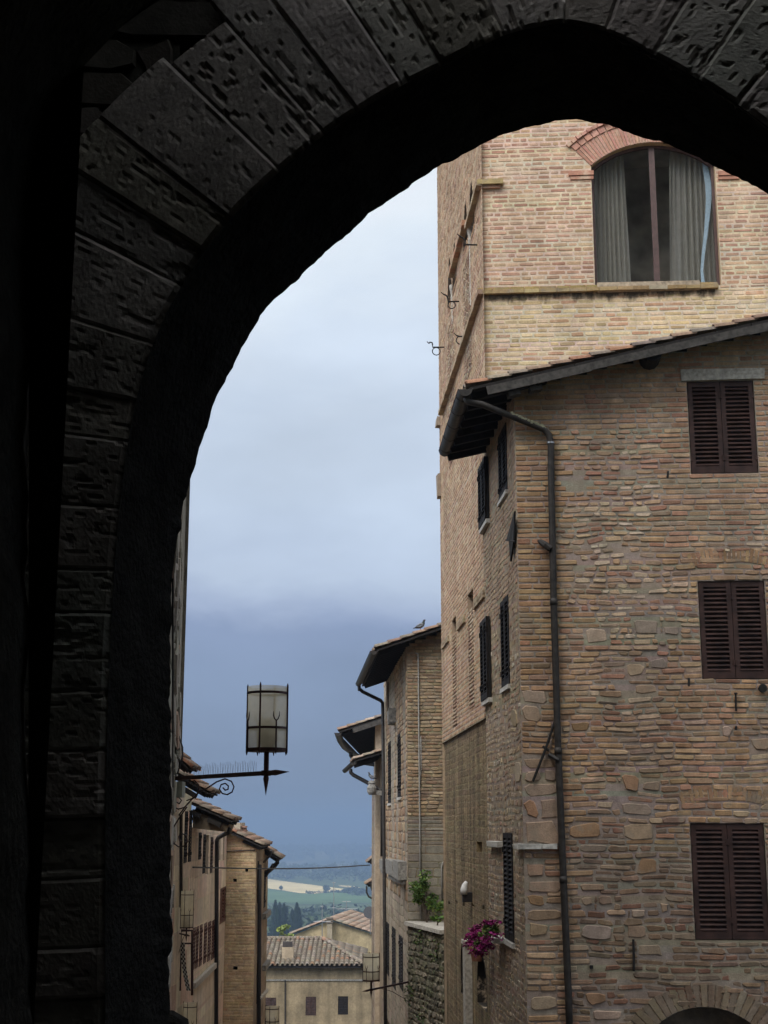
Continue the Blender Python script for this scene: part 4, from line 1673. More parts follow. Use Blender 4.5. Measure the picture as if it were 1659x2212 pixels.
def up_normal(e, u):
    n = e.cross(u).normalized()
    return n if n.z > 0 else -n


# ================================================================== HOUSE BEHIND THE TERRACE
CC = (.623, 38.0)
FC = Wall(CC, DF)
DC = Vector((-.0567, 1)).normalized()
SCw = Wall(CC, DC, flip=True)
hc = thing('brick_house', 'narrow brown brick house with deep eaves between the brick tower and the lower roofs', 'house', (CC[0] + 2, CC[1] + 3, street_z(40)))
E1 = at(814, 1403, 37.55)
E2_ = at(958.7, 1354, 37.45)
u1 = (E2_ - E1)
u1 = Vector((DF.x, DF.y, 0)) * Vector((u1.x, u1.y)).length + Vector((0, 0, u1.z))
u1.normalize()
e1 = Vector((DC.x, DC.y, 0))
n1_ = up_normal(e1, u1)
cw = MB()
opC, opCs = [], []


def zroof(E, u, p):
    h = Vector((u.x, u.y)).length
    return E.z + (Vector((p.x - E.x, p.y - E.y)).dot(Vector((DF.x, DF.y)))) / h * u.z


GREYP = [(2, (.24, .215, .175)), (1, (.20, .18, .15))]


def styC(s, z, r):
    if z < 1.75 and s < .9:
        return sty((.3, .5), (.4, .9), .3, .2, (.004, .014), GREYP, .012)
    if z < .9:
        return sty((.16, .24), (.3, .6), .6, .4, (.01, .03), BRK_DARK, .026)
    return sty((.082, .105), (.2, .38), .5, .4, (.008, .022), BRK_DARK if noise.noise(Vector((s, z * .6, 2))) < .1 else BRK, .02)


masonry(cw, FC, 0, 4.5, -3.2, lambda s: zroof(E1, u1, FC.pt(s, 0)) - .05, styC, (.22, .18, .12), opC, 61)


def plain_window(W, mbw, ops, x0, x1, y0, y1, parent, m=None, depth=.15, sill=None, rcol=(.25, .2, .15), slat=.09):
    s0, s1, z0, z1 = W.rect(x0, y0, x1, y1)
    z1 = W.px((x0 + x1) / 2, y0)[1]
    z0 = W.px((x0 + x1) / 2, y1)[1]
    if m:
        shutter_window(parent, W, (s0, s1, z0, z1), mbw, m, rcol, ops, out=-.02, depth=depth, sill=sill, slat=slat)
    else:
        o = Opening(s0, s1, z0, z1, depth=depth)
        ops.append(o)
        o.reveal(mbw, W, rcol, (.012, .01, .01))


plain_window(SCw, cw, opCs, 836.5, 840.5, 1470, 1534, hc, None)
plain_window(SCw, cw, opCs, 860, 867, 1584, 1722, hc, M['shutter_grey'], sill=M['whitestone'])
plain_window(SCw, cw, opCs, 839.5, 845, 1602, 1735, hc, M['shutter_grey'], sill=M['whitestone'])
plain_window(SCw, cw, opCs, 863, 871, 2022, 2136, hc, M['shutter_grey'], rcol=(.3, .28, .25))
plain_window(SCw, cw, opCs, 848, 855, 2004, 2134, hc, M['shutter_grey'], rcol=(.3, .28, .25))
plain_window(SCw, cw, opCs, 836, 841, 1993, 2106, hc, M['shutter_grey'], rcol=(.3, .28, .25))


def styCs(s, z, r):
    n_ = noise.noise(Vector((s * .8, z * .25, 4.4)))
    if n_ > .22 or z < -.5:
        return sty((.12, .3), (.3, 1.0), .8, .35, (.0, .006), [(2, (.36, .30, .23)), (1, (.32, .265, .20))], .008)
    return sty((.082, .11), (.2, .38), .5, .4, (.006, .02), BRK, .02)


zC = zroof(E1, u1, SCw.pt(0, 0)) - .03
masonry(cw, SCw, 0, 11.0, -4.5, zC, styCs, (.24, .19, .14), opCs, 62)
p0, p1, p2, p3 = FC.pt(.3, 0, -.3), FC.pt(4.6, 0, -.3), SCw.pt(10.9, 0, -5), SCw.pt(10.9, 0, -.35)
cw.prism([(p.x, p.y) for p in (p0, p1, p2, p3)], street_z(44) - 2, [zroof(E1, u1, p) - .14 for p in (p0, p1, p2, p3)], (.25, .2, .14))
cw.build('wall', M['masonry'], hc)
eave_roof(hc, E1, e1, 10.0, u1, 5.0, n1_, 71, over=.9)
b = MB()
g0, g1 = at(808, 1406, 37.5), at(774.5, 1477, 47.2)
gutter(b, g0, g1, Vector((DF.x, DF.y, 0)), .10)
b.build('gutter', M['pipe'], hc, smooth=True)
b = MB()
pts = [g1 + Vector((.02, -.1, -.08)), g1 + Vector((.03, -.1, -.22))]
wl_ = SCw.q(826.5, 1518, .1)
pts += [at(779, 1490, 47.2), at(783, 1494, 47.2), at(822, 1513, wl_.y - .5), wl_, SCw.q(827, 1540, .1), SCw.q(829, 1755, .1), SCw.q(831, 2000, .1), SCw.q(833, 2250, .1)]
b.tube(pts, .06, n=10)
b.build('drainpipe', M['pipe'], hc, smooth=True)
b = MB()
b.tube([FC.q(897, 1411, .04), FC.q(902, 1412, .04), FC.q(903.5, 1420, .04), FC.q(905, 1590, .05), FC.q(907, 1781, .04), FC.q(908.5, 1985, .04)], .022, n=8)
b.tube([FC.q(909, 1590, .04), FC.q(910, 1660, .04), FC.q(907, 1700, .04)], .012, n=6)
b.tube([FC.q(962, 1860, .04), FC.q(957, 1863, .05), FC.q(954, 1874, .04), FC.q(955, 1941, .04)], .022, n=8)
b.build('conduit', M['conduit'], hc, smooth=True)
# moulded course and corbel on the street side
rng = random.Random(19)
for x0, x1, y, hh, oo in ((828, 836, 1868, .36, .14), (846, 862, 1874, .42, .2), (864, 878.5, 1878, .46, .22)):
    a, c_ = SCw.px(x1, y)[0], SCw.px(x0, y)[0]
    z_ = SCw.px((x0 + x1) / 2, y)[1]
    b = MB()
    b.wbox(SCw, a, c_, z_ - hh * .5, z_ + hh * .5, -.02, oo, jit=.02, rng=rng)
    b.wbox(SCw, a + .05, c_ - .05, z_ - hh * .8, z_ - hh * .5 - .004, -.02, oo * .6, jit=.02, rng=rng)
    b.build('moulding', M['greystone'], hc)
b = MB()
a, z_ = SCw.px(855, 1546)
b.wbox(SCw, a - .25, a + .1, z_ - .2, z_ + .22, -.02, .24, jit=.02, rng=rng)
b.build('corbel', M['greystone'], hc)
b = MB()
b.wbox(SCw, a + .2, a + .6, z_ - .24, z_ + .16, -.02, .22, jit=.02, rng=rng)
b.build('corbel', M['greystone'], hc)

# terrace wall between the house and the tower
TWp = Wall(CC, (ST.pt(TS1, 0).x - CC[0], ST.pt(TS1, 0).y - CC[1]), flip=False)
if TWp.n.y > 0:
    TWp.n = -TWp.n
tlen = (Vector((ST.pt(TS1, 0).x, ST.pt(TS1, 0).y)) - Vector(CC)).length
terrace = thing('terrace_wall', 'mossy stone terrace wall with a flat coping between tower and brown brick house', 'wall', (CC[0] + .3, CC[1] - 1.6, street_z(37)))
ztr = TWp.px(884, 1988)[1] - .03
b = MB()
MOSS = [(3, (.13, .115, .08)), (2, (.105, .095, .06)), (2, (.16, .14, .10)), (1, (.085, .085, .045))]
masonry(b, TWp, 0.02, tlen, -6.5, ztr - .1, lambda s, z, r: sty((.12, .2), (.16, .4), .9, .6, (.01, .05), MOSS, .03), (.10, .09, .06), [], 65)
b.build('wall', M['masonry'], terrace)
b = MB()
b.wbox(TWp, .03, tlen, ztr - .095, ztr, -.9, .1, jit=.0)
b.build('coping', M['stone'], terrace)
rng = random.Random(23)
b = MB()
for k in range(7):
    s_ = rng.uniform(.2, tlen - .2)
    p = TWp.pt(s_, rng.uniform(-6, ztr - .25), .06)
    leaf_cloud(b, p, (.25, .1, .4), 60, .05, [(2, (.06, .10, .02)), (2, (.09, .12, .03)), (1, (.03, .06, .015))], rng)
tag(b.build('wall_moss_plants', M['leaf'], terrace), None)


def leafy_plant(base, h, r, label, cat, seed, pal, n=420, size=.07, stems=4, group=None):
    rg = random.Random(seed)
    t = thing('shrub', label, cat, base, group)
    base = Vector(base)
    st, lf = MB(), MB()
    for k in range(stems):
        a = rg.uniform(0, 6.28)
        top = base + Vector((math.cos(a) * r * .5, math.sin(a) * r * .3, h * rg.uniform(.6, .95)))
        mid = base.lerp(top, .5) + Vector((rg.uniform(-.05, .05), 0, .05))
        st.tube([base, mid, top], [.022, .015, .006], n=5)
        for q in range(3):
            c = top + Vector((rg.uniform(-.5, .5) * r, rg.uniform(-.4, .4) * r, rg.uniform(-.35, .15) * h))
            leaf_cloud(lf, c, (r * .42, r * .35, h * .16), n // (stems * 3), size, pal, rg)
    st.build('stem', M['bark'], t)
    lf.build('leaves', M['leaf'], t)
    return t


GREEN = [(3, (.085, .165, .025)), (2, (.13, .21, .04)), (2, (.05, .11, .02)), (1, (.20, .24, .06))]
pb = TWp.q(922, 1990, -.35)
pb.z = ztr - .002
leafy_plant(pb, 1.08, .42, 'bright green leafy shrub growing on top of the mossy terrace wall', 'shrub', 31, GREEN, n=1200, size=.05)
pb = TWp.q(945, 1997, -.3)
pb.z = ztr - .002
leafy_plant(pb, .28, .16, 'small low green plant at the right of the terrace coping', 'plant', 32, GREEN, n=140, size=.05, stems=2)

# bougainvillea hanging on the tuff wall
bx = thing('bougainvillea', 'magenta bougainvillea trailing from a pot on the wall of the brick tower', 'flowers', ST.q(1048, 2030, .2))
rg = random.Random(44)
fl, gr = MB(), MB()
MAG = [(3, (.27, .014, .14)), (2, (.20, .009, .10)), (1, (.35, .04, .21))]
for x, y, rx, rz, n_ in ((1034, 2008, 11, 9, 90), (1042, 2018, 12, 11, 110), (1026, 2024, 9, 12, 90), (1036, 2038, 14, 12, 130), (1022, 2042, 7, 13, 70), (1048, 2044, 9, 9, 60), (1034, 2058, 12, 10, 70), (1063, 1992, 8, 6, 46), (1052, 2000, 7, 6, 30), (1068, 2022, 4, 10, 24), (1055, 2030, 8, 8, 40)):
    p = ST.q(x, y, .26)
    k = p.y / 3000
    leaf_cloud(fl, p, (.20, rx * k * 1.2, rz * k), int(n_ * 2.0), .038, MAG, rg)
for x, y, rx, rz, n_ in ((1062, 2008, 9, 10, 150), (1052, 2018, 9, 9, 80), (1040, 2034, 10, 10, 50), (1032, 2050, 8, 8, 30)):
    p = ST.q(x, y, .24)
    k = p.y / 3000
    leaf_cloud(gr, p, (.16, rx * k * 1.2, rz * k), n_, .05, [(2, (.11, .17, .03)), (1, (.06, .10, .02)), (1, (.17, .21, .06))], rg)
fl.build('flowers', M['petal'], bx)
gr.build('leaves', M['leaf'], bx)
b = MB()
a, z_ = ST.px(1056, 2046)
b.lathe(ST.pt(a, z_ - .1, .22), [(.09, -.14), (.13, .06), (.15, .07), (.15, .11)], n=14)
b.build('pot', M['terracotta'], bx)
sh = MB()
a, z_ = ST.px(1074, 2033, .15)
sh.wbox(ST, a, ST.px(1061, 2033, .15)[0], z_ - .04, z_ + .04, -.06, .22)
tag(sh.build('stone_shelf', M['whitestone']), 'pale stone shelf under the bougainvillea pot', 'shelf')

# ================================================================== LOWER ROOFS ON THE RIGHT
DD = Vector((.0, 1.0))
# a house with a deep upturned eave, behind
SD = Wall((-.05, 52.0), (-.016, 1), flip=True)
hd = thing('street_house', 'cream walled house with the big dark overhanging roof left of the brown brick house', 'house', (2, 54, street_z(54)))
E3 = at(732, 1580, 51.6)
E3b = at(779, 1634, 69)
e3 = Vector((E3b.x - E3.x, E3b.y - E3.y, 0)).normalized()
u3 = (at(825.4, 1550, 51.6) - E3)
L3 = u3.length
u3.normalize()
n3_ = up_normal(e3, u3)
b = MB()
b.prism([(-.32, 52.1), (3.5, 52.0), (3.5, 69), (-.5, 69)], -14, [E3.z + .28, E3.z + 1.6, E3.z + 1.6, E3.z + .28], (.56, .45, .33))
b.build('wall', M['plaster'], hd)
eave_roof(hd, E3, e3, 17.0, u3, 4.6, n3_, 73, over=1.3, pitch=.24)
b = MB()
pp = [at(730, 1583, 51.5), at(735, 1599, 55), at(744, 1613, 60), at(760, 1625, 66), at(779, 1634, 70)]
ff = MB()
ff.add(pp + [p + Vector((.25, .3, .14)) for p in pp], [(0, 1, 2, 3, 4), (9, 8, 7, 6, 5)])
ff.build('curved_soffit', M['wood'], hd)
for p, q in zip(pp[:-1], pp[1:]):
    gutter(b, p, q, Vector((1, -.05, 0)), .13)
b.build('gutter', M['pipe'], hd, smooth=True)
b = MB()
b.tube([at(758, 1625, 62), at(758, 1632, 62), at(762, 1638, 62), at(790, 1649, 61), at(812, 1652, 60)], .09, n=8)
b.build('drainpipe', M['pipe'], hd, smooth=True)
vb = MB()
vb.hexa([E3 + u3 * y + n3_ * zz + e3 * xx for zz in (-.22, -.05) for xx, y in ((-.05, .5), (-.01, .5), (-.01, L3 + .3), (-.05, L3 + .3))])
vb.build('verge_board', M['greywood'], hd)

# lower roof in front of it
he = thing('street_house', 'low house with a lichened tile roof just below the deep dark eave', 'house', (1.2, 50.6, street_z(50)))
E4 = at(766, 1643, 49.9)
u4 = at(827, 1624, 49.9) - E4
u4.normalize()
e4 = Vector((-.055, 1, 0)).normalized()
n4_ = up_normal(e4, u4)
b = MB()
b.prism([(-.02, 50.0), (2.6, 49.9), (2.6, 53.5), (-.25, 53.5)], -14, [E4.z + .16, E4.z + .9, E4.z + .9, E4.z + .16], (.30, .235, .165))
b.build('wall', M['plaster'], he)
eave_roof(he, E4, e4, 3.4, u4, 3.2, n4_, 74, over=.9)
b = MB()
g0, g1 = at(764, 1647, 49.8), at(745, 1664, 53.2)
gutter(b, g0, g1, Vector((1, -.05, 0)), .10)
b.build('gutter', M['pipe'], he, smooth=True)
b = MB()
b.tube([at(757, 1661, 51), at(758, 1669, 51), at(763, 1674, 51), at(800, 1694, 50.4), at(823, 1708, 50), at(826, 1716, 50), at(826, 1850, 50)], .07, n=8)
b.build('drainpipe', M['pipe'], he, smooth=True)
# the stretch of street wall visible at the left of the brown house, with dark slits
SE = Wall((-.03, 53.0), (-.0085, 1), flip=True)
b = MB()
hw = thing('street_house', 'grey streaked house wall with narrow dark windows at the right edge of the street gap', 'house', (2, 56, street_z(56)))
opE = []
SE = Wall((-.012, 49.6), (-.052, 1), flip=True)
for x0, x1, y0, y1 in ((822.5, 826, 1775, 1925), (816.5, 819, 1765, 1905), (816, 820, 1990, 2110), (823, 826.5, 2060, 2150), (816, 820, 2190, 2300)):
    s0, s1, _, _ = SE.rect(x0, y0, x1, y1)
    if s1 - s0 > 3:
        s1 = s0 + 3
    z0, z1 = SE.px((x0 + x1) / 2, y1)[1], SE.px((x0 + x1) / 2, y0)[1]
    o = Opening(s0, s1, z0, z1, depth=.15)
    opE.append(o)
    o.reveal(b, SE, (.3, .25, .19), (.015, .013, .012))
masonry(b, SE, 0, 9.5, -9, SE.px(820, 1700)[1], lambda s, z, r: sty((.12, .3), (.3, 1.3), .8, .4, (.0, .008), [(2, (.36, .29, .22)), (1, (.32, .25, .185)), (1, (.28, .22, .165))], .01), (.30, .245, .185), opE, 66)
b.prism([(.4, 50), (3, 50), (3, 58.8), (-.05, 58.8)], -16, SE.px(820, 1705)[1], (.3, .24, .18))
b.build('wall', M['masonry'], hw)

# little eaves and things peeping out further down on the right
hf = thing('street_house', 'house far down on the right showing only two small tiled eaves with brackets', 'house', (2.4, 76, street_z(76)))
b = MB()
b.prism([(-.62, 72), (4, 72), (4, 88), (-.75, 88)], -22, at(808, 1850, 74).z, (.38, .31, .24))
b.build('wall', M['plaster'], hf)
for (x, y, xe, ye, Y, sd_) in ((795, 1864, 815, 1845, 71.5, 81), (791, 1912, 815, 1896, 71.3, 82)):
    E = at(x, y, Y)
    u = at(xe, ye, Y) - E
    u.normalize()
    e = Vector((-.02, 1, 0)).normalized()
    r = MB()
    tile_roof(r, E, e, 2.2, u, 1.2, seed=sd_)
    r.build('roof', M['tile'], hf, smooth=True)
    d = MB()
    deck(d, E, e, 2.2, u, 1.2, up_normal(e, u), over=.8)
    for k in range(2):
        p = E + u * (.25 + k * .2) + e * (k * .7)
        d.tube([p, p + Vector((.1, 0, -.35)), p + Vector((.32, .0, -.75)), p + Vector((.5, 0, -1.1))], [.09, .08, .08, .06], n=6)
    d.build('eaves', M['wood'], hf)
b = MB()
p = at(792, 1914, 71)
b.tube([p, p + Vector((.0, 0, -.3)), p + Vector((.1, 0, -.5)), p + Vector((.55, 0, -.75))], .05, n=6)
b.build('drainpipe', M['pipe'], hf)
t = thing('satellite_dish', 'grey satellite dish at the right edge of the street gap', 'dish', at(799, 1990, 80))
c = at(798, 1971, 80)
b = MB()
b.tube([c + Vector((.02, .06, 0)), c + Vector((.01, .03, 0)), c + Vector((0, 0, 0)), c + Vector((0, -.005, 0))], [.05, .22, .33, .33], n=20)
b.build('reflector', M['dish'], t)
b = MB()
b.tube([c + Vector((0, .1, 0)), c + Vector((.05, .2, -.2)), c + Vector((.05, .2, -1.2))], .03, n=6)
b.build('mast', M['antenna'], t)


def antenna(base, top, bars, label, dish=None):
    t = thing('tv_antenna', label, 'antenna', base)
    b = MB()
    b.tube([base, top], .035, n=6)
    b.build('mast', M['antenna'], t)
    b = MB()
    for f, wd in bars:
        p = Vector(base).lerp(Vector(top), f)
        b.tube([p - Vector((wd, 0, 0)), p + Vector((wd, 0, 0))], .022, n=5)
        for q in (-.8, -.3, .3, .8):
            b.tube([p + Vector((wd * q, -.2, 0)), p + Vector((wd * q, .2, 0))], .012, n=4)
    b.build('crossbar', M['antenna'], t)
    return t


antenna(at(804, 1850, 73), at(804, 1832, 73), [(1.0, .1)], 'short antenna on the small eave at the right edge of the gap')

# ================================================================== FAR HOUSE ACROSS THE END OF THE STREET
YH = 100.0
hh_ = thing('far_house', 'wide yellowish house with a grey tiled hip roof closing the end of the street', 'house', (-5, 104, -19))
b = MB()
xl, xr = at(540, 2100, YH).x, at(830, 2100, YH).x
zE = at(680, 2086, YH).z
YR = 106.0
HW = Wall((xl, YH + .55), (1, 0))
opH = []
hwin = [(660, 683, 2153, 2194, 'shutter'), (730, 752, 2152, 2192, 'shutter_grey'), (572, 596.6, 2155, 2186, 'shutter')]
for x0, x1, y0, y1, mm in hwin:
    q = HW.rect(x0, y0, x1, y1)
    shutter_window(hh_, HW, q, b, M[mm], (.4, .32, .22), opH, out=-.05, depth=.12, slat=.1)
HOUSE = (.27, .21, .13)
# plain rendered wall with openings, in panels
z_lo, z_hi = -20.0, zE + .1
cuts = sorted([(o.s0, o.s1, o.z0, o.z1) for o in opH])
s = 0.0
L_ = xr - xl
for a, c, z0, z1 in cuts:
    b.quad(HW.pt(s, z_lo), HW.pt(a, z_lo), HW.pt(a, z_hi), HW.pt(s, z_hi), HOUSE)
    b.quad(HW.pt(a, z_lo), HW.pt(c, z_lo), HW.pt(c, z0), HW.pt(a, z0), HOUSE)
    b.quad(HW.pt(a, z1), HW.pt(c, z1), HW.pt(c, z_hi), HW.pt(a, z_hi), HOUSE)
    s = c
b.quad(HW.pt(s, z_lo), HW.pt(L_, z_lo), HW.pt(L_, z_hi), HW.pt(s, z_hi), HOUSE)
b.box((xl + .2, YH + 1.0, -20), (xr - .1, YH + 9, zE - .1), (.4, .32, .22))
b.build('wall', M['plaster'], hh_)
b = MB()
a, z_ = HW.px(600, 2117)
b.wbox(HW, 0, L_ - .4, z_ - .05, z_ + .05, -.02, .08)
b.build('string_course', M['greystone'], hh_)
b = MB()
b.tube([HW.q(616, 2117, .07), HW.q(616, 2230, .07)], .05, n=6)
b.build('drainpipe', M['pipe'], hh_)
E5 = Vector((xl, YH - .05, zE))
zR = at(640, 2029, YR).z
u5 = Vector((0, YR - YH + .05, zR - zE))
U5 = u5.length
u5.normalize()
e5 = Vector((1, 0, 0))
xh0 = at(697, 2030, YR).x - xl       # ridge end
xh1 = at(788, 2084, YH).x - xl       # eave end of the hip
HTILE = [(5, (0.188, 0.153, 0.116)), (4, (0.208, 0.174, 0.133)), (1, (0.235, 0.144, 0.092)), (2, (0.162, 0.133, 0.101)), (0.6, (0.264, 0.156, 0.092)), (2, (0.235, 0.2, 0.157))]
r = MB()
tile_roof(r, E5, e5, L_ + 1, u5, U5, pitch=.34, step=.5, seed=91, clip=lambda x, y: x < xh1 + (xh0 - xh1) * y / U5 + .1, pal=HTILE, n=4)
# right hip: tiles run down to the right
Hr, Hc = Vector((xl + xh0, YR, zR)), Vector((xl + xh1, YH, zE))
Hb = Vector((xl + xh1, YR + 6, zE))
e6 = Vector((0, 1, 0))
u6 = Vector((xh0 - xh1, 0, zR - zE))
U6 = u6.length
u6.normalize()
tile_roof(r, Hc, e6, 12, u6, U6, pitch=.34, step=.5, seed=92, clip=lambda x, y: abs(x - 6) < 6 - 6 * (y / U6) + .2, pal=HTILE, n=4)
d1, d2 = Hr + Vector((0, 0, .10)), Hc + Vector((0, 0, .10))
for k in range(14):
    p, q = d1.lerp(d2, k / 14), d1.lerp(d2, (k + 1.1) / 14)
    r.tube([p, q], [.13, .15], pick(random.Random(k), HTILE), 0, 6)
for k in range(22):
    p, q = Vector((xl + xh0 * k / 22, YR, zR + .1)), Vector((xl + xh0 * (k + 1.1) / 22, YR, zR + .1))
    r.tube([p, q], [.13, .15], pick(random.Random(k + 40), HTILE), 0, 6)
r.build('roof', M['tile'], hh_, smooth=True)
b = MB()
b.add([E5 - Vector((0, 0, .03)), Vector((xl + xh1, YH, zE - .03)), Vector((xl + xh0, YR, zR - .03)), Vector((xl, YR, zR - .03))], [(0, 1, 2, 3)])
b.add([Hc - Vector((0, 0, .03)), Hb - Vector((0, 0, .03)), Hr - Vector((0, 0, .03))], [(0, 1, 2)])
b.box((xl, YH, zE - .16), (xl + xh1, YH + .5, zE - .06))
b.build('eaves', M['wood'], hh_)
b = MB()
P = at(627, 2069, 101.6)
b.box((P.x - .55, 101.0, P.z - .2), (P.x + .25, 101.7, P.z + .75), (.42, .33, .23))
b.box((P.x - .5, 101.05, P.z + .76), (P.x + .15, 101.6, P.z + 1.1), (.06, .05, .045))
b.build('chimney', M['plaster'], hh_)

# gabled house behind
gh = thing('far_house', 'yellow gable house rising behind the grey hip roof', 'house', (-2, 114, -19))
GA, GLf, GRt = at(713, 1985.6, 112), at(629, 2018, 112), at(822, 2020, 112)
GQ = at(758.5, 1976, 122)
rd = GQ - GA
rd.z = 0
b = MB()
b.add([(GLf.x + .3, 112, -20), (GRt.x, 112, -20), (GRt.x, 112, GRt.z - .1), (GA.x, 112, GA.z - .1), (GLf.x + .3, 112, GLf.z - .02)], [(0, 1, 2, 3, 4)], (.40, .32, .19))
b.add([(GLf.x + .3, 112, -20), (GLf.x + .3, 112, GLf.z - .02), (GLf.x + .3 + rd.x, 112 + rd.y, GLf.z - .02), (GLf.x + .3 + rd.x, 112 + rd.y, -20)], [(0, 1, 2, 3)], (.5, .4, .25))
b.build('wall', M['plaster'], gh)
r = MB()
ev_ = rd.normalized()
for base, seed in ((GLf, 93), (GRt, 94)):
    u = GA - base
    U = u.length
    u.normalize()
    o = base - ev_ * .35
    tile_roof(r, o, ev_, rd.length + .35, u, U, pitch=.34, step=.5, seed=seed, pal=[(3, (.29, .20, .145)), (2, (.33, .25, .19)), (2, (.26, .17, .115)), (1, (.25, .21, .17))], n=4)
r.build('roof', M['tile'], gh, smooth=True)
b = MB()
for base in (GLf, GRt):
    o = -ev_ * .3
    b.add([base + o - Vector((0, 0, .03)), base + rd - Vector((0, 0, .03)), GA + rd - Vector((0, 0, .03)), GA + o - Vector((0, 0, .03))], [(0, 1, 2, 3)])
b.build('eaves', M['wood'], gh)
b = MB()
P = at(712, 2013, 111.6)
Q = at(712, 1985, 111.6)
b.box((P.x - .2, 111.3, P.z - .9), (P.x + .2, 111.95, Q.z - .35), (.33, .28, .2))
for k in range(3):
    b.box((P.x - .26, 111.25, Q.z - .3 + k * .16), (P.x + .26, 111.99, Q.z - .2 + k * .16), (.18, .15, .12))
b.box((P.x - .36, 111.2, P.z - 1.0), (P.x + .36, 111.95, P.z - .92), (.3, .26, .2))
b.build('chimney', M['plaster'], gh)
# low bit of roof left of the gable
antenna(at(696, 2030, 108), at(696, 1955, 108), [(.52, .65), (.95, .1)], 'tall antenna mast with a wide crossbar left of the gable chimney')
antenna(at(721, 1985, 114), at(721, 1905, 114), [(.98, .15), (.8, .2), (.3, .14)], 'thin tallest antenna mast just right of the gable chimney')
antenna(at(748.5, 1977, 120), at(748.5, 1947, 120), [(.45, .85), (.98, .35)], 'antenna with a wide crossbar on the right of the gable ridge')
pb = at(615, 2022, 107)
leafy_plant((pb.x, 107.5, pb.z - .5), 1.1, .6, 'yellow green bush showing above the left end of the grey hip roof', 'bush', 35, [(2, (.19, .24, .05)), (1, (.26, .30, .07)), (1, (.12, .17, .04))], n=260, size=.13, stems=3)
bs = MB()
bs.box((pb.x - 1, 107, -19), (pb.x + 1, 108, pb.z - .5), (.35, .28, .2))
tag(bs.build('garden_wall', M['plaster']), 'low garden wall hidden behind the grey hip roof', 'wall')

# ================================================================== LEFT SIDE OF THE STREET
# grey stone wall next to the gate, edge-on
LE = Wall((-1.10, 6.95), (-1.94 + 1.10, 13.5 - 6.95))
le = thing('stone_building', 'grey stone building seen edge-on beside the left jamb of the arch', 'building', (-2.5, 10, street_z(10)))
b = MB()
lenE = 6.6
zJ = at(386, 1638, 13.4).z
GREY = [(3, (.34, .31, .26)), (2, (.29, .26, .22)), (2, (.40, .36, .30)), (1, (.33, .22, .16))]
masonry(b, LE, .0, lenE, zJ, 9.5, lambda s, z, r: sty((.18, .34), (.3, .7), .5, .3, (.004, .025), GREY, .02), (.30, .27, .22), [], 95)
b.v = [(x - (.024 * (z - zJ) + .03 if z > zJ - .01 else 0) * min(1, max(0, (y - 7.5) / 6)), y, z) for x, y, z in b.v]
d_ = (Vector((at(379.5, 1660, 13.0).x, 13.0)) - Vector((-1.10, 6.95)))
LE2 = Wall((-1.10, 6.95), (d_.x, d_.y))
masonry(b, LE2, .0, 6.1, -4.2, zJ - .02, lambda s, z, r: sty((.18, .34), (.3, .7), .5, .3, (.004, .025), GREY, .02), (.30, .27, .22), [], 96)
p0, p1 = LE.pt(lenE, 0, .0), LE2.pt(6.1, 0, .0)
q0, q1 = LE.pt(0.05, 0, -.15), LE2.pt(.05, 0, -.15)
b.prism([(q0.x, q0.y), (p0.x - .03, p0.y - .03), (-7, 13.5), (-7, 6.95)], zJ + .01, 9.5, (.32, .29, .24))
b.prism([(q1.x, q1.y), (p1.x - .03, p1.y - .03), (-7, 13.0), (-7, 6.95)], -4.5, zJ, (.32, .29, .24))
b.quad((p0.x, p0.y, zJ), (p0.x, p0.y, 9.5), (-7, 13.52, 9.5), (-7, 13.52, zJ), (.32, .29, .24))
b.build('wall', M['masonry'], le)
b = MB()
for k in range(2):
    P = [LE.q(372.5 + k * 1.2, y, .03 + .01 * k) for y in (1250, 1350, 1450, 1550)] + [LE2.q(373 + k, y, .03) for y in (1640, 1700)]
    b.tube(P, .004, n=5)
b.build('cable', M['cable'], le)

bx_ = thing('junction_box', 'grey green electric box under the lantern arm by the arch', 'box', LE2.q(374, 1705, .06))
q0 = LE2.px(369, 1700)[0]
q1 = LE2.px(376.5, 1700)[0]
z0, z1 = LE2.px(374, 1723)[1], LE2.px(374, 1686)[1]
b = MB()
s_c = LE2.px(375, 1700)[0]
s_c = max(4.2, min(5.2, s_c))
zz0, zz1 = LE2.px(375, 1722)[1], LE2.px(375, 1687)[1]
P0 = at(382, 1704, 11.8)
b.box((P0.x - .05, 11.8, at(380, 1722, 11.8).z), (P0.x + .045, 11.98, at(380, 1688, 11.8).z))
b.box((P0.x - .3, 11.84, at(380, 1716, 11.8).z), (P0.x - .05, 11.94, at(380, 1694, 11.8).z))
b.build('casing', M['box'], bx_)
b = MB()
b.tube([P0 + Vector((0, 0, .12)), P0 + Vector((.04, 0, .25)), P0 + Vector((.035, .02, .34)), P0 + Vector((-.05, .1, .55))], .007, n=5)
b.build('wire', M['cable'], bx_)

# the row of houses between the grey building and the plaster house: unseen, added to shade the street
hr = thing('unseen_row_house', 'unseen house in the left row, added to keep sky light off the street', 'house', (-6, 24, street_z(24)))
b = MB()
b.prism([(-2.35, 13.55), (-5.75, 33.9), (-14, 33.9), (-14, 13.55)], -7, 9.0, (.42, .34, .26))
b.build('wall', M['plaster'], hr)
b = MB()
b.hexa([(-2.3, 13.5, 9.003), (-5.6, 34, 9.003), (-14, 34, 10.6), (-14, 13.5, 10.6), (-2.3, 13.5, 9.2), (-5.6, 34, 9.2), (-14, 34, 10.8), (-14, 13.5, 10.8)], (.33, .23, .16))
b.build('roof', M['tile'], hr)

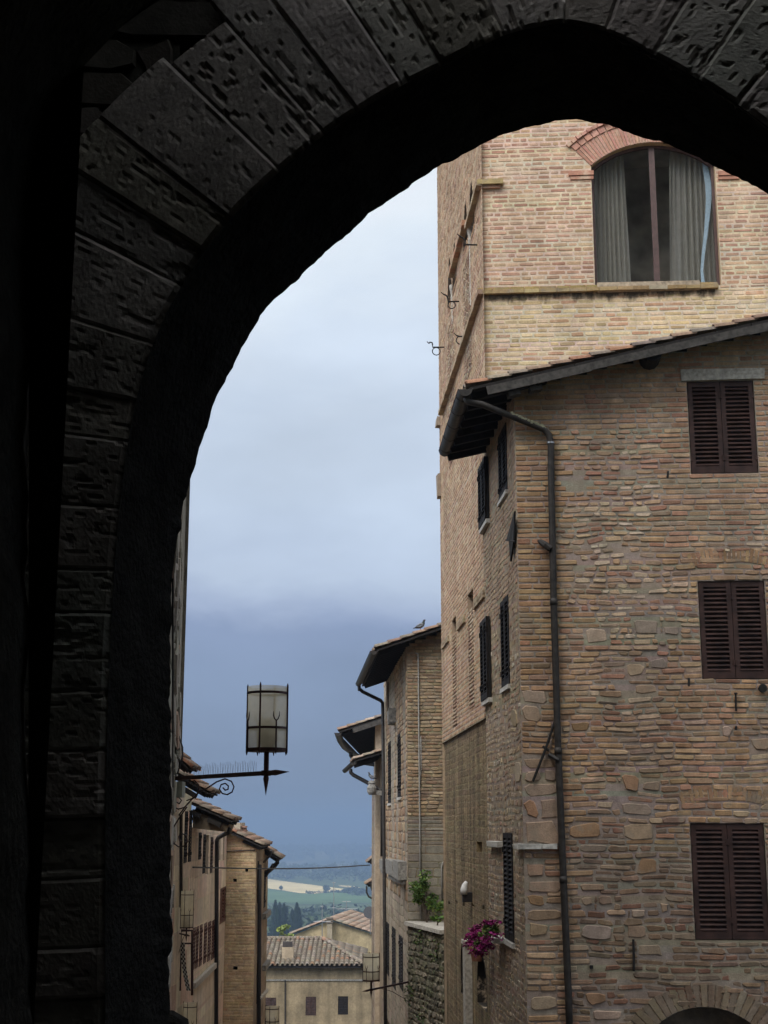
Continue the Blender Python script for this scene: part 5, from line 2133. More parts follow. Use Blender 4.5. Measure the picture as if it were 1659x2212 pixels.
# left houses
GX = Wall((-5.26 - .0161 * 34, 34.0), (-.0161, 1))
hl1 = thing('plaster_house', 'old plaster house with reddish streaks and small tiled canopies next to the arch', 'house', (-8, 40, street_z(40)))
b = MB()
op1 = []
s44 = 10.0
for x0, x1, y0, y1 in ((397.5, 404, 1752, 1864), (407, 413, 1750, 1862)):
    plain_window(GX, b, op1, x0, x1, y0, y1, hl1, M['shutter_grey'], rcol=(.4, .33, .25))
zt1 = GX.px(400, 1700)[1]
masonry(b, GX, 0, s44, -9, zt1, lambda s, z, r: sty((.5, .9), (.8, 2.2), .3, .15, (.001, .008), [(2, (.60, .50, .37)), (1, (.56, .38, .29)), (1, (.64, .55, .43)), (1, (.52, .43, .32))], .002), (.58, .48, .36), op1, 97)
b.prism([(GX.pt(0, 0).x - .4, 34), (GX.pt(s44, 0).x - .4, 44), (-14, 44), (-14, 34)], -12, zt1 - .02, (.45, .37, .28))
b.build('wall', M['pale_plaster'], hl1)
b = MB()
p = GX.q(387, 1850, .1)
b.tube([GX.q(391, 1760, .08), GX.q(391, 1960, .08)], .05, n=6)
b.build('drainpipe', M['pipe'], hl1)


def left_roof(parent, xa, ya, xb, yb, Y, length, seed, ugut=False):
    """tiled roof whose near verge runs down from (xa,ya) to the eave (xb,yb)"""
    E = at(xb, yb, Y)
    T = at(xa, ya, Y)
    u = (T - E)
    U = u.length + 1.6
    u.normalize()
    e = Vector((0, 1, 0))
    n = up_normal(e, u)
    r = MB()
    tile_roof(r, E, e, length, u, U, seed=seed, pitch=.22)
    r.build('roof', M['tile'], parent, smooth=True)
    d = MB()
    deck(d, E, e, length, u, U, n, over=min(1.2, U))
    for k in range(2):
        d.hexa([E + u * y + n * zz + e * xx for zz in (-.32, -.19) for xx, y in ((.02, .25 + k * .7), (.2, .25 + k * .7), (.2, .7 + k * .7), (.02, .7 + k * .7))])
    d.build('eaves', M['wood'], parent)
    return E, u, n


left_roof(hl1, 380, 1634, 408, 1660, 36.0, 1.8, 101)
left_roof(hl1, 403, 1684, 451, 1713, 38.5, 2.2, 102)
hl2 = thing('plaster_house', 'pinkish cream rendered house with rows of dark shutters and a black drainpipe', 'house', (-9, 50, street_z(50)))
b = MB()
op2 = []
for x0, x1, y0, y1, mm in ((428.6, 434, 1798, 1857, 'shutter_grey'), (438, 443, 1802, 1887, 'shutter_grey'), (444, 450.6, 1804, 1889, None), (454, 458.7, 1808, 1886, 'shutter'), (473, 476, 1806, 1858, None), (481.5, 484.5, 1808, 1858, None),
                       (416, 421, 2004, 2094, 'shutter_red'), (423, 427.5, 2001, 2090, 'shutter_red'), (430.5, 435.5, 1998, 2086, 'shutter_red'), (440, 445.5, 1994, 2080, 'shutter_red'), (448.5, 454.5, 1991, 2075, 'shutter_red'), (457, 463, 1988, 2071, 'shutter_red'),
                       (475, 489, 1917, 1992, 'shutter_red'), (478.5, 480, 2119, 2146, None), (485, 488, 2118, 2186, None)):
    plain_window(GX, b, op2, x0, x1, y0, y1, hl2, M[mm] if mm else None, rcol=(.52, .42, .32), slat=.11)
s_a, s_b = GX.px(412, 1900)[0], GX.px(491, 1900)[0]
zt2 = GX.px(450, 1786)[1]
PK2 = [(3, (.70, .57, .45)), (2, (.66, .51, .41)), (2, (.73, .61, .48))]
masonry(b, GX, s44, s_b, -14, zt2, lambda s, z, r: sty((.6, 1.1), (1.2, 3), .2, .1, (.0, .003), PK2, .002), (.68, .55, .43), op2, 98)
b.prism([(GX.pt(s44 + .1, 0).x - .4, 44.1), (GX.pt(s_b, 0).x - .4, 34 + s_b), (-14, 34 + s_b), (-14, 44.1)], -16, zt2 - .02, (.5, .41, .32))
b.build('wall', M['pale_plaster'], hl2)
b = MB()
z_ = GX.px(463, 2073)[1]
b.wbox(GX, GX.px(415, 2100)[0], GX.px(468, 2066)[0], z_ - .25, z_ - .08, -.02, .12)
b.build('string_course', M['stone'], hl2)
E, u, n = left_roof(hl2, 420, 1738, 500, 1773, 44.0, 2.6, 103)
# gable piece under that roof, the overhang's shade put into its colour
b = MB()
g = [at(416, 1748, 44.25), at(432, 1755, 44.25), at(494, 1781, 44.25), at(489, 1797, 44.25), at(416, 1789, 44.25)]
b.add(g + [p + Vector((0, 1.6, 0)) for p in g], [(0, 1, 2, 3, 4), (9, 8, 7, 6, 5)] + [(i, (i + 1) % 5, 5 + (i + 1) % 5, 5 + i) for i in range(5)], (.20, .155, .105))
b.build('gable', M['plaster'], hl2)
b = MB()
b.tube([at(495, 1791, 44.4), at(493, 1798, 44.6), at(472, 1809, 50), GX.q(468.5, 1815, .1), GX.q(468.3, 1860, .1), GX.q(468, 2000, .1), GX.q(467, 2260, .1)], .075, n=8)
b.build('drainpipe', M['cable'], hl2, smooth=True)

# brick house standing out into the street
YJ = 56.0
FJ = Wall((at(488, 1900, YJ).x, YJ), (1, -.02))
jx = FJ.px(552.5, 1900)[0]
CJ = FJ.pt(jx, 0)
SJ = Wall((CJ.x, CJ.y), (-.016, 1))
hj = thing('brick_house', 'tan brick house standing out into the street on the left with square putlog holes', 'house', (-6, 59, street_z(58)))
b = MB()
opJ = []
for x0, x1, y0, y1 in ((503.5, 511.5, 1898, 1905), (530, 536, 1877, 1883), (504, 513, 2086, 2095)):
    q = FJ.rect(x0, y0, x1, y1)
    o = Opening(*q, depth=.3)
    opJ.append(o)
    o.reveal(b, FJ, (.2, .16, .1), (.015, .012, .01))
TAN = [(4, (.52, .39, .235)), (3, (.47, .345, .20)), (2, (.56, .43, .27)), (1, (.47, .31, .19))]
EJ = at(567, 1829, YJ - .3)
TJ = at(493, 1795, YJ - .3)
uJ = TJ - EJ
UJ = uJ.length
uJ.normalize()


def zJf(s):
    p = FJ.pt(s, 0)
    return EJ.z + (EJ.x - p.x) / -uJ.x * uJ.z - .08


masonry(b, FJ, 0, jx, -12, zJf, lambda s, z, r: sty((.09, .13), (.24, .5), .4, .3, (.004, .014), TAN, .016), (.50, .385, .24), opJ, 99)
opJs = []
for x0, x1, y0, y1 in ((555.5, 558.5, 1860, 1950), (570, 573, 1880, 1960), (554.5, 557.5, 2056, 2165)):
    plain_window(SJ, b, opJs, x0, x1, y0, y1, hj, M['shutter_grey'], slat=.12)
masonry(b, SJ, 0, 7.2, -14, zJf(jx) - .02, lambda s, z, r: sty((.3, .6), (.6, 1.6), .3, .2, (.002, .01), [(2, (.34, .26, .18)), (1, (.28, .21, .145)), (1, (.38, .30, .22))], .01), (.3, .23, .16), opJs, 100)
b.prism([(FJ.pt(.1, 0).x, YJ + .35), (CJ.x - .3, YJ + .35), (CJ.x - .5, YJ + 7.2), (-14, YJ + 7.2), (-14, YJ + .35)], -18, zJf(.2) - .5, (.4, .3, .2))
b.build('wall', M['masonry'], hj)
eJ = Vector((-.016, 1, 0)).normalized()
nJ = up_normal(eJ, uJ)
eave_roof(hj, EJ, eJ, 5.0, uJ, UJ + 1.2, nJ, 105, over=.8, pitch=.23)
# a second, lower roof further along the same side
E6 = at(604, 1857, YJ + 4.6)
T6 = at(572, 1835, YJ + 4.6)
u6_ = (T6 - E6).normalized()
eave_roof(hj, E6, eJ, 2.6, u6_, 1.6, up_normal(eJ, u6_), 106, over=.9, pitch=.23)
b = MB()
b.tube([at(600, 1862, YJ + 5), at(592, 1872, YJ + 5.2), at(578, 1884, YJ + 5.8)], .09, n=6)
b.tube([at(590, 1868, YJ + 5), at(582, 1880, YJ + 5.4), at(574, 1892, YJ + 5.8)], .07, n=6)
b.build('bracket', M['greywood'], hj)
b = MB()
b.tube([SJ.q(561, 1868, .1), SJ.q(560.5, 1960, .1), SJ.q(560, 2090, .1), SJ.q(559, 2260, .1)], .08, n=8)
b.tube([at(586, 1838, YJ), at(583, 1848, YJ + 1), at(570, 1862, YJ + 3)], .05, n=6)
b.build('drainpipe', M['cable'], hj, smooth=True)
for y, x1 in ((1974, 578), (2082, 576)):
    b = MB()
    a0, a1 = SJ.px(566, y)[0], SJ.px(x1, y)[0]
    z_ = SJ.px(572, y)[1]
    b.wbox(SJ, a0, min(a1, 7.1), z_ - .12, z_ + .1, -.02, .18)
    b.build('moulding', M['greystone'], hj)
b = MB()
p = at(571, 2148, YJ + 3)
b.hexa([at(562, 2157, YJ + 1.5), at(565, 2160, YJ + 1.5), at(580, 2142, YJ + 4), at(577, 2138, YJ + 4), at(562, 2152, YJ + 1.5), at(565, 2155, YJ + 1.5), at(580, 2138, YJ + 4), at(577, 2134, YJ + 4)])
b.build('canopy', M['stone'], hj)
b = MB()
b.tube([FJ.q(489, 1839, .05), FJ.q(520, 1837.5, .04), FJ.q(551, 1836, .05)], .018, n=5)
b.build('wire', M['cable'], hj)
# little cream turret of wall and chimney behind the brick house
b = MB()
p0, p1 = at(494, 1812, 58), at(519, 1777, 58)
b.box((p0.x - 1.5, 58, p0.z - 1), (p1.x, 60, p1.z), (.55, .47, .36))
b.box((at(520.5, 1800, 58).x, 58.3, p0.z - 1), (at(530, 1800, 58).x, 58.6, at(525, 1788, 58).z), (.26, .15, .11))
b.box((at(519.5, 1800, 58).x, 58.25, at(525, 1788, 58).z + .004), (at(531, 1800, 58).x, 58.65, at(525, 1784, 58).z), (.34, .2, .15))
b.build('chimney', M['plaster'], hj)

# black and white chequered banner hanging from a square frame on the left
fb = thing('banner', 'black and white chequered banner hanging from a dark frame on the left wall', 'banner', GX.q(400, 2020, .3))
b = MB()
Pf = [at(390, 2010, 42.4), at(415, 2010, 42.4), at(415, 2038, 42.4), at(390, 2038, 42.4)]
b.tube(Pf + [Pf[0]], .04, n=6)
b.tube([Pf[3], at(389, 2140, 42.4)], .035, n=6)
b.tube([Pf[2], at(415, 2150, 42.4)], .04, n=6)
b.build('frame', M['lampiron'], fb)
b = MB()
rows_ = 22
for k in range(rows_):
    t0, t1 = k / rows_, (k + 1) / rows_
    for j in range(3):
        xa = lambda t: 390 + 13 * t * t
        wq = 3.0
        x0, x1 = 0, 0
        y0, y1 = 2036 + 104 * t0, 2036 + 104 * t1
        a0, a1, c0, c1 = xa(t0) + j * wq, xa(t0) + (j + 1) * wq, xa(t1) + (j + 1) * wq, xa(t1) + j * wq
        col = (.02, .02, .022) if (k + j) % 2 else (.5, .5, .48)
        wv = .05 * math.sin(k * .6)
        b.quad(at(a0, y0, 42.3 + wv), at(a1, y0, 42.3 + wv), at(c0, y1, 42.3 + wv), at(c1, y1, 42.3 + wv), col)
b.build('cloth', M['petal'], fb)

# ================================================================== street cable
cb = thing('cable', 'thin dark cable strung across the street below the roofs', 'cable', at(600, 1872, 55))
b = MB()
A, B_ = GX.q(417, 1873.5, .05), at(799, 1868.5, 71)
P = []
for k in range(25):
    t = k / 24
    p = A.lerp(B_, t)
    p.z -= .10 * math.sin(math.pi * t)
    P.append(p)
b.tube(P, .028, n=6)
b.build('strand', M['cable'], cb)

# ================================================================== lanterns


def lantern(P, k, label, arm_to=None, ang=-.26, zs=1.0, spikes=False, scroll=True, group='street lanterns on wall arms', side=-1):
    """glass cylinder in an iron cage on a pointed cross; k = metres per unit"""
    P = Vector(P)
    t = thing('wall_lantern', label, 'lantern', P, group)
    V = lambda x, z, y=0: P + Vector((x * k, y * k, z * k))
    zz = lambda z: 245 + (z - 245) * zs
    RG = 212
    g = MB()
    N = 28
    vs = []
    for z in (250, zz(922)):
        for q in range(N):
            a = 6.2832 * q / N
            vs.append(V(math.cos(a) * RG, z, math.sin(a) * RG))
    g.add(vs, [(q, (q + 1) % N, N + (q + 1) % N, N + q) for q in range(N)])
    g.build('glass', M['lampglass'], t, smooth=True)
    c = MB()
    for z, hh in ((zz(850), 13), (zz(475), 13)):
        vs = []
        for rr, dz in ((RG + 3, -hh), (RG + 14, -hh), (RG + 14, hh), (RG + 3, hh)):
            for q in range(N):
                a = 6.2832 * q / N
                vs.append(V(math.cos(a) * rr, z + dz, math.sin(a) * rr))
        c.add(vs, [(l * N + q, l * N + (q + 1) % N, ((l + 1) % 4) * N + (q + 1) % N, ((l + 1) % 4) * N + q) for l in range(4) for q in range(N)])
    c.tube([V(0, 222), V(0, 226), V(0, 262), V(0, 266)], [1e-3, (RG + 10) * k, (RG + 14) * k, (RG - 20) * k], n=N)
    for q in range(4):
        a = ang - math.pi / 2 + q * math.pi / 2
        x, y = math.cos(a) * (RG + 17), math.sin(a) * (RG + 17)
        c.tube([V(x, 190, y), V(x, 225, y), V(x, zz(930), y), V(x, zz(958), y)], [2 * k, 11 * k, 11 * k, 1 * k], n=6)
        a += math.pi / 4
        x, y = math.cos(a) * (RG + 17), math.sin(a) * (RG + 17)
        top = zz(545)
        c.tube([V(x, 190, y), V(x, 225, y), V(x, top, y)], [2 * k, 11 * k, 9 * k], n=6)
        tx, ty = -math.sin(a), math.cos(a)
        for sg in (-1, 1):
            c.tube([V(x, top, y), V(x + tx * sg * 22, top + 22, y + ty * sg * 22), V(x + tx * sg * 34, top + 55, y + ty * sg * 34), V(x + tx * sg * 36, top + 100, y + ty * sg * 36)], [8 * k, 7 * k, 6 * k, 2 * k], n=5)
    c.build('cage', M['lampiron'], t)
    bl = MB()
    bl.lathe(V(10, 262), [(70 * k, 0), (75 * k, 90 * k), (60 * k, 100 * k)], n=14)
    bl.lathe(V(10, zz(300)), [(60 * k, 0), (105 * k, 40 * k), (110 * k, 160 * k), (80 * k, 270 * k), (5 * k, 300 * k)], n=12)
    bl.build('lamp_bulb', M['white'], t, smooth=True)
    po = MB()
    po.tube([V(0, 245), V(0, 30)], 28 * k, n=10)
    po.box(V(-48, -28, -40), V(48, 28, 40))
    po.tube([V(0, -20), V(0, -60), V(0, -235)], [24 * k, 31 * k, 1 * k], n=8)
    if arm_to is not None:
        A = Vector(arm_to)
        d = (A - P).normalized()
        po.tube([P - d * 30 * k, P - d * 190 * k, P - d * 450 * k], [24 * k, 31 * k, 1 * k], n=8)
        po.beam(P + d * 30 * k, A, 40 * k, 46 * k)
        po.build('arm', M['lampiron'], t)
        La = (A - P).length
        hx = Vector((d.x, d.y, 0))

        def Q(cx, cy):
            f = (1195 - cx) / 1025
            return P + d * (f * La) + Vector((0, 0, (1090 + f * 50 - cy) * k))
        if scroll:
            s_ = MB()
            main = [(260, 1560), (355, 1430), (470, 1310), (590, 1240), (680, 1180), (770, 1147), (840, 1175), (868, 1235), (850, 1290), (800, 1320), (745, 1308), (712, 1260), (730, 1210), (775, 1197), (808, 1225), (805, 1262), (775, 1272), (752, 1245)]
            s_.tube([Q(*p) for p in main], 8.5 * k, n=6)
            s_.tube([Q(*p) for p in [(360, 1185), (430, 1163), (480, 1210), (485, 1270), (455, 1330), (400, 1372), (345, 1392)]], 7.5 * k, n=6)
            s_.tube([Q(*p) for p in [(380, 1410), (320, 1470), (250, 1492), (195, 1465), (175, 1410), (200, 1360), (250, 1352), (285, 1390), (260, 1430), (225, 1410)]], 8 * k, n=6)
            s_.tube([Q(*p) for p in [(350, 1466), (275, 1574), (200, 1700), (179, 1800), (208, 1883), (267, 1920), (333, 1907), (371, 1857), (358, 1790), (308, 1770), (267, 1800), (275, 1850), (308, 1857)]], 8 * k, n=6)
            s_.build('scroll', M['lampiron'], t)
        else:
            s_ = MB()
            s_.tube([P + d * (La * .25) + Vector((0, 0, -30 * k)), P + d * (La * .5) + Vector((0, 0, -160 * k)), P + d * (La * .8) + Vector((0, 0, -420 * k)), A + Vector((0, 0, -640 * k))], 9 * k, n=6)
            s_.build('scroll', M['lampiron'], t)
        if spikes:
            s_ = MB()
            n = 26
            for q in range(n):
                f = .1 + .68 * q / n
                p = P + d * (f * La) + Vector((0, 0, 22 * k))
                for lx in ((-1, 1) if q % 2 else (0,)):
                    s_.tube([p, p + Vector((lx * 10 * k, (lx * 14 + 4) * k, (100 + 14 * (q % 3)) * k))], 1.9 * k, n=4)
            s_.build('bird_spikes', M['antenna'], t)
    else:
        po.build('arm', M['lampiron'], t)
    return t


P = at(575, 1670, 11.1)
lantern(P, .000733, 'large iron lantern on a scrolled arm with bird spikes beside the dark arch', at(373, 1682, 12.3), spikes=True)
P = at(801.7, 2138, 36.4)
A = TWp.pt(.05, P.z + .02, .05)
A = FC.pt(.12, P.z + .04, .03)
lantern(P, .000733 * 32 / 83 * 36.4 / 11.1, 'iron lantern low on the right on an arm from the brown brick house', A, scroll=False, ang=.2)
P = at(402.5, 2020, 41.4)
lantern(P, .000733 * 26 / 83 * 41.4 / 11.1, 'tall narrow lantern on the left wall above the chequered banner', GX.pt(41.4 - 34 + .6, P.z, .0), zs=1.75, scroll=False)
P = at(408.5, 2262, 43.0)
lantern(P, .000733 * 27 / 83 * 43 / 11.1, 'lantern cut by the bottom edge of the picture below the chequered banner', GX.pt(43 - 34 + .6, P.z, .0), zs=1.6, scroll=False)
P = at(587, 2240, 58.0)
lantern(P, .000733 * 27 / 83 * 58 / 11.1, 'lantern low in front of the tan brick house by the far shutter', SJ.pt(2.6, P.z, .0), zs=1.0, scroll=False)

# ================================================================== pigeons


def pigeon(foot, label, s=1.0, face=1, seed=1):
    t = thing('pigeon', label, 'bird', foot, None)
    F = Vector(foot)
    V = lambda x, z, y=0: F + Vector((x * face * s, y * s, z * s))
    b = MB()
    # one continuous body swept from tail to beak: (x, z, half height, half width)
    prof = [(-.175, .055, .006, .022), (-.13, .068, .014, .03), (-.09, .085, .036, .042), (-.04, .105, .056, .056), (.01, .125, .063, .06), (.05, .15, .056, .054),
            (.073, .185, .042, .042), (.082, .215, .03, .03), (.088, .238, .027, .027), (.098, .256, .025, .024), (.112, .262, .016, .016), (.125, .260, .007, .007), (.14, .256, .002, .002)]
    n = 12
    vs, cs, fs = [], [], []
    for i, (x, z, hh, hw) in enumerate(prof):
        x0, z0 = prof[max(i - 1, 0)][:2]
        x1, z1 = prof[min(i + 1, len(prof) - 1)][:2]
        d = Vector((x1 - x0, z1 - z0)).normalized()
        nx_, nz_ = -d.y, d.x
        for q in range(n):
            a = 6.2832 * q / n
            vs.append(V(x + nx_ * math.sin(a) * hh, z + nz_ * math.sin(a) * hh, math.cos(a) * hw))
    fs = [(i * n + q, i * n + (q + 1) % n, (i + 1) * n + (q + 1) % n, (i + 1) * n + q) for i in range(len(prof) - 1) for q in range(n)]
    fs += [tuple(reversed(range(n))), tuple(range((len(prof) - 1) * n, len(prof) * n))]
    b.add(vs, fs, (.17, .18, .20))
    for i, (x, z, _, _) in enumerate(prof):
        col = (.05, .05, .06) if i < 3 else (.22, .23, .25) if i < 6 else (.045, .06, .06) if i < 8 else (.055, .06, .075) if i < 11 else (.02, .02, .02)
        for q in range(n):
            b.c[i * n + q] = col
    b.build('body', M['feather'], t, smooth=True)
    for sg in (-1, 1):
        w_ = MB()
        P_ = [V(.05, .155, .052 * sg), V(.0, .165, .060 * sg), V(-.07, .125, .054 * sg), V(-.15, .075, .03 * sg), V(-.09, .085, .05 * sg), V(-.01, .085, .064 * sg), V(.045, .115, .062 * sg)]
        w_.add(P_ + [p + Vector((0, .006 * sg * s, 0)) for p in P_], [(0, 1, 2, 3, 4, 5, 6), (13, 12, 11, 10, 9, 8, 7)] + [(i, (i + 1) % 7, 7 + (i + 1) % 7, 7 + i) for i in range(7)], (.15, .16, .18))
        w_.build('wing', M['feather'], t)
        l_ = MB()
        l_.tube([V(.0, .075, .022 * sg), V(.005, .03, .024 * sg), V(.0, .002, .024 * sg)], [.011 * s, .005 * s, .005 * s], (.3, .1, .08), n=6)
        for dx in (.03, .022, -.018):
            l_.tube([V(.0, .005, .024 * sg), V(dx, .003, .024 * sg + (.012 if dx == .022 else -.01 if dx > .025 else 0))], .003 * s, (.3, .1, .08), n=4)
        l_.build('leg', M['feather'], t)
    e_ = MB()
    for sg in (-1, 1):
        e_.lathe(V(.104, .26, .0205 * sg), [(.001, -.004 * s), (.0045 * s, 0), (.001, .004 * s)], (.5, .15, .04), n=8, ax=Vector((0, 1, 0)))
    e_.build('eyes', M['feather'], t)
    return t


fp = at(908, 1373, 37.75)
fp.z = E1.z + (fp.x - E1.x) * u1.z / Vector((u1.x, u1.y)).length * 1.0 + .145
pigeon(fp, 'grey pigeon perched on the tiled roof edge of the brown brick house', 1.12, 1)
kn = at(803, 1686, 49.9)
kb = MB()
kb.lathe(kn + Vector((.0, 0, -.45)), [(.10, -.05), (.16, .05), (.17, .2), (.11, .32), (.13, .36), (.09, .445)], n=12)
kb.beam(kn + Vector((.0, 0, -.4)), kn + Vector((.45, .1, -.45)), .14, .16)
tag(kb.build('stone_bracket', M['greystone']), 'grey stone bracket knob under the lowest eave on the right', 'bracket')
pigeon(kn, 'dark pigeon perched on a stone knob under the lowest right hand eave', 1.05, -1)

# ================================================================== THE GATE WE STAND UNDER
YN, YF = 6.0, 6.82
NEAR = [(228, 2420), (228, 1800), (234, 1500), (246, 1250), (266, 1030), (298, 850), (336, 732), (375, 648), (455, 525), (560, 410), (700, 292), (850, 195), (980, 130), (1090, 76), (1190, 53), (1235, 52), (1320, 72), (1400, 112), (1540, 190),
        (1659, 275), (1800, 400), (2000, 650), (2170, 1050), (2240, 1500), (2260, 2420)]
FAR = [(366, 2420), (366, 1700), (368, 1400), (377, 1230), (388, 1150), (393, 1110), (405, 1058), (430, 968), (462, 882), (502, 798), (560, 690), (640, 600), (740, 508), (840, 431), (955, 360), (1050, 308), (1140, 277), (1225, 261), (1310, 272), (1415, 303), (1540, 358),
       (1659, 421), (1800, 530), (1950, 720), (2060, 980), (2105, 1300), (2115, 2420)]
PASS = [(62, 2420), (62, 1200), (64, 700), (72, 420), (105, 250), (190, 120), (330, 10), (560, -130), (900, -260), (1240, -320), (1600, -250), (1950, -100), (2250, 200), (2420, 700), (2440, 1300), (2440, 2420)]


def spline(pts, Y, n=8):
    P = [at(x, y, Y) for x, y in pts]
    o = []
    for i in range(len(P) - 1):
        a, b, c, d = P[max(i - 1, 0)], P[i], P[i + 1], P[min(i + 2, len(P) - 1)]
        for k in range(n):
            t = k / n
            o.append(.5 * ((2 * b) + (c - a) * t + (2 * a - 5 * b + 4 * c - d) * t * t + (3 * b - a - 3 * c + d) * t ** 3))
    o.append(P[-1])
    return o


def resample(P, n):
    d = [0]
    for a, b in zip(P[:-1], P[1:]):
        d.append(d[-1] + (b - a).length)
    o, j = [], 0
    for k in range(n + 1):
        t = d[-1] * k / n
        while j < len(d) - 2 and d[j + 1] < t:
            j += 1
        f = (t - d[j]) / max(1e-6, d[j + 1] - d[j])
        o.append(P[j].lerp(P[j + 1], f))
    return o


gate = thing('stone_gateway', 'dark medieval stone gateway with a pointed arch framing the street', 'gateway', (.8, 6.4, 0))
NP, FP = resample(spline(NEAR, YN), 420), resample(spline(FAR, YF), 420)
GATE = [(3, (.40, .38, .345)), (2, (.34, .32, .29)), (2, (.45, .425, .39)), (1, (.29, .27, .235))]
ring_len = .86


def outward(i, P):
    t = (P[min(i + 3, len(P) - 1)] - P[max(i - 3, 0)]).normalized()
    return Vector((-t.z, 0, t.x))


def fbm(v):
    return noise.noise(v) + .5 * noise.noise(v * 2.1) + .25 * noise.noise(v * 4.3)


# voussoirs: long travertine wedges with weathered pits, as real relief
rng = random.Random(201)
vm = MB()
i = 0
per = sum((b - a).length for a, b in zip(NP[:-1], NP[1:])) / 420
edge_far = {}
while i < 420:
    w_ = rng.uniform(.19, .36)
    j = min(420, i + max(4, int(w_ / per)))
    col = pick(rng, GATE)
    base = rng.uniform(-.012, .014)
    seed_ = rng.uniform(0, 90)
    L_ = ring_len + rng.uniform(-.10, .10)
    pA, pT, pS = rng.uniform(.1, .42), rng.uniform(-.04, .14), rng.uniform(.7, 1.5)
    nu, nv = (j - i) * 2, 84
    vs = []
    for u in range(nu + 1):
        f = i + u / 2
        k = min(419, int(f))
        p0 = NP[k].lerp(NP[k + 1], f - k)
        o0, o1 = outward(i, NP), outward(j, NP)
        od = o0.lerp(o1, u / nu).normalized()
        for v in range(nv + 1):
            r_ = L_ * v / nv
            lu = (u / nu - .5) * w_
            h = base
            e = min(u, nu - u) / 2 * per
            wob = .006 * noise.noise(Vector((r_ * 7, seed_, i)))
            if e < .007 + wob * .6:
                h -= .011
            q = Vector((lu * 15 * pS, r_ * 4.2 * pS, seed_))
            n_ = fbm(q)
            if n_ > .34 + pT:
                h -= pA * min(.045, (n_ - .34 - pT) * .14)
            n2_ = noise.noise(Vector((lu * 46, r_ * 17, seed_ + 9)))
            if n2_ > .26:
                h -= pA * min(.03, (n2_ - .26) * .13)
            h += .0018 * noise.noise(Vector((lu * 70, r_ * 60, seed_)))
            if v < 3:
                h -= (3 - v) * .006 + .006 * abs(noise.noise(Vector((lu * 30, 0, seed_))))
            vs.append(Vector((p0.x + od.x * r_, YN - h, p0.z + od.z * r_)))
    m = nv + 1
    vm.add(vs, [(u * m + v, u * m + v + 1, (u + 1) * m + v + 1, (u + 1) * m + v) for u in range(nu) for v in range(nv)], col)
    i = j
vm.build('voussoir_ring', M['gate'], gate)

# underside of the arch: courses of stone with a ragged outer edge
im = MB()
rng = random.Random(202)
DV = 7
grid = []
k = 0
offs = []
while len(offs) <= 420:
    n_ = rng.randint(5, 15)
    o = rng.uniform(-.011, .011)
    for q in range(n_):
        offs.append(o + rng.uniform(-.004, .004))
for a in range(421):
    od = outward(a, FP)
    row = []
    for d in range(DV + 1):
        t = d / DV
        p = NP[a].lerp(FP[a], t)
        amp = offs[a] * (1 if d >= DV - 1 else .12) + .010 * noise.noise(p * 9)
        if d == 0:
            amp = 0
        row.append(p + od * amp)
    grid.append(row)
vs = [p for r_ in grid for p in r_]
m = DV + 1
im.add(vs, [(a * m + d, a * m + d + 1, (a + 1) * m + d + 1, (a + 1) * m + d) for a in range(420) for d in range(DV)], (.020, .019, .018))  # near-black colour carries the shade of the underside
im.build('arch_underside', M['shaded'], gate)


class PolyCut:
    def __init__(s, P, x0, off, z_off=0.0):
        s.P, s.x0, s.off = P, x0, off

    def cut(s, z0, z1):
        xs_ = []
        for z in (z0, z1):
            for a, b in zip(s.P[:-1], s.P[1:]):
                if (a.z - z) * (b.z - z) <= 0 and abs(a.z - b.z) > 1e-6:
                    xs_.append(a.x + (b.x - a.x) * (z - a.z) / (b.z - a.z))
        if len(xs_) < 2:
            return None
        return (min(xs_) - s.x0 - s.off, max(xs_) - s.x0 + s.off)


EX = []
for a in range(0, 421, 4):
    EX.append(NP[a] + outward(a, NP) * .72)
WN = Wall((-2.2, YN + .05), (1, 0))
bm_ = MB()
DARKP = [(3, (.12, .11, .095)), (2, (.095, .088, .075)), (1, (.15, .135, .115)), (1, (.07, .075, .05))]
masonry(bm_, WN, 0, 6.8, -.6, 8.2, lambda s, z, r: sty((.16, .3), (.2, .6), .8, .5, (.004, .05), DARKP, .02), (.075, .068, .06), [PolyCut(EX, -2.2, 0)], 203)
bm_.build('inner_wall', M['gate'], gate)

# the passage we stand in: walls and pointed vault, its dimness put into the colour
pm = MB()
YV = 4.6
TP = resample(spline(PASS, YV), 120)
YB = -4.0
for a in range(121):
    pass
vs = []
NY = 26
for a in range(121):
    od = outward(a, TP)
    for d in range(NY + 1):
        y = YV + (YB - YV) * d / NY
        vs.append(Vector((TP[a].x, y, TP[a].z)) + od * (.03 * fbm(Vector((TP[a].x * 3, y * 3, TP[a].z * 3)))))
m = NY + 1
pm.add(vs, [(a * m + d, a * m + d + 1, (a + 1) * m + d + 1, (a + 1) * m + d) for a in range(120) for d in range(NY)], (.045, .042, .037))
pm.build('passage_vault', M['shaded'], gate)

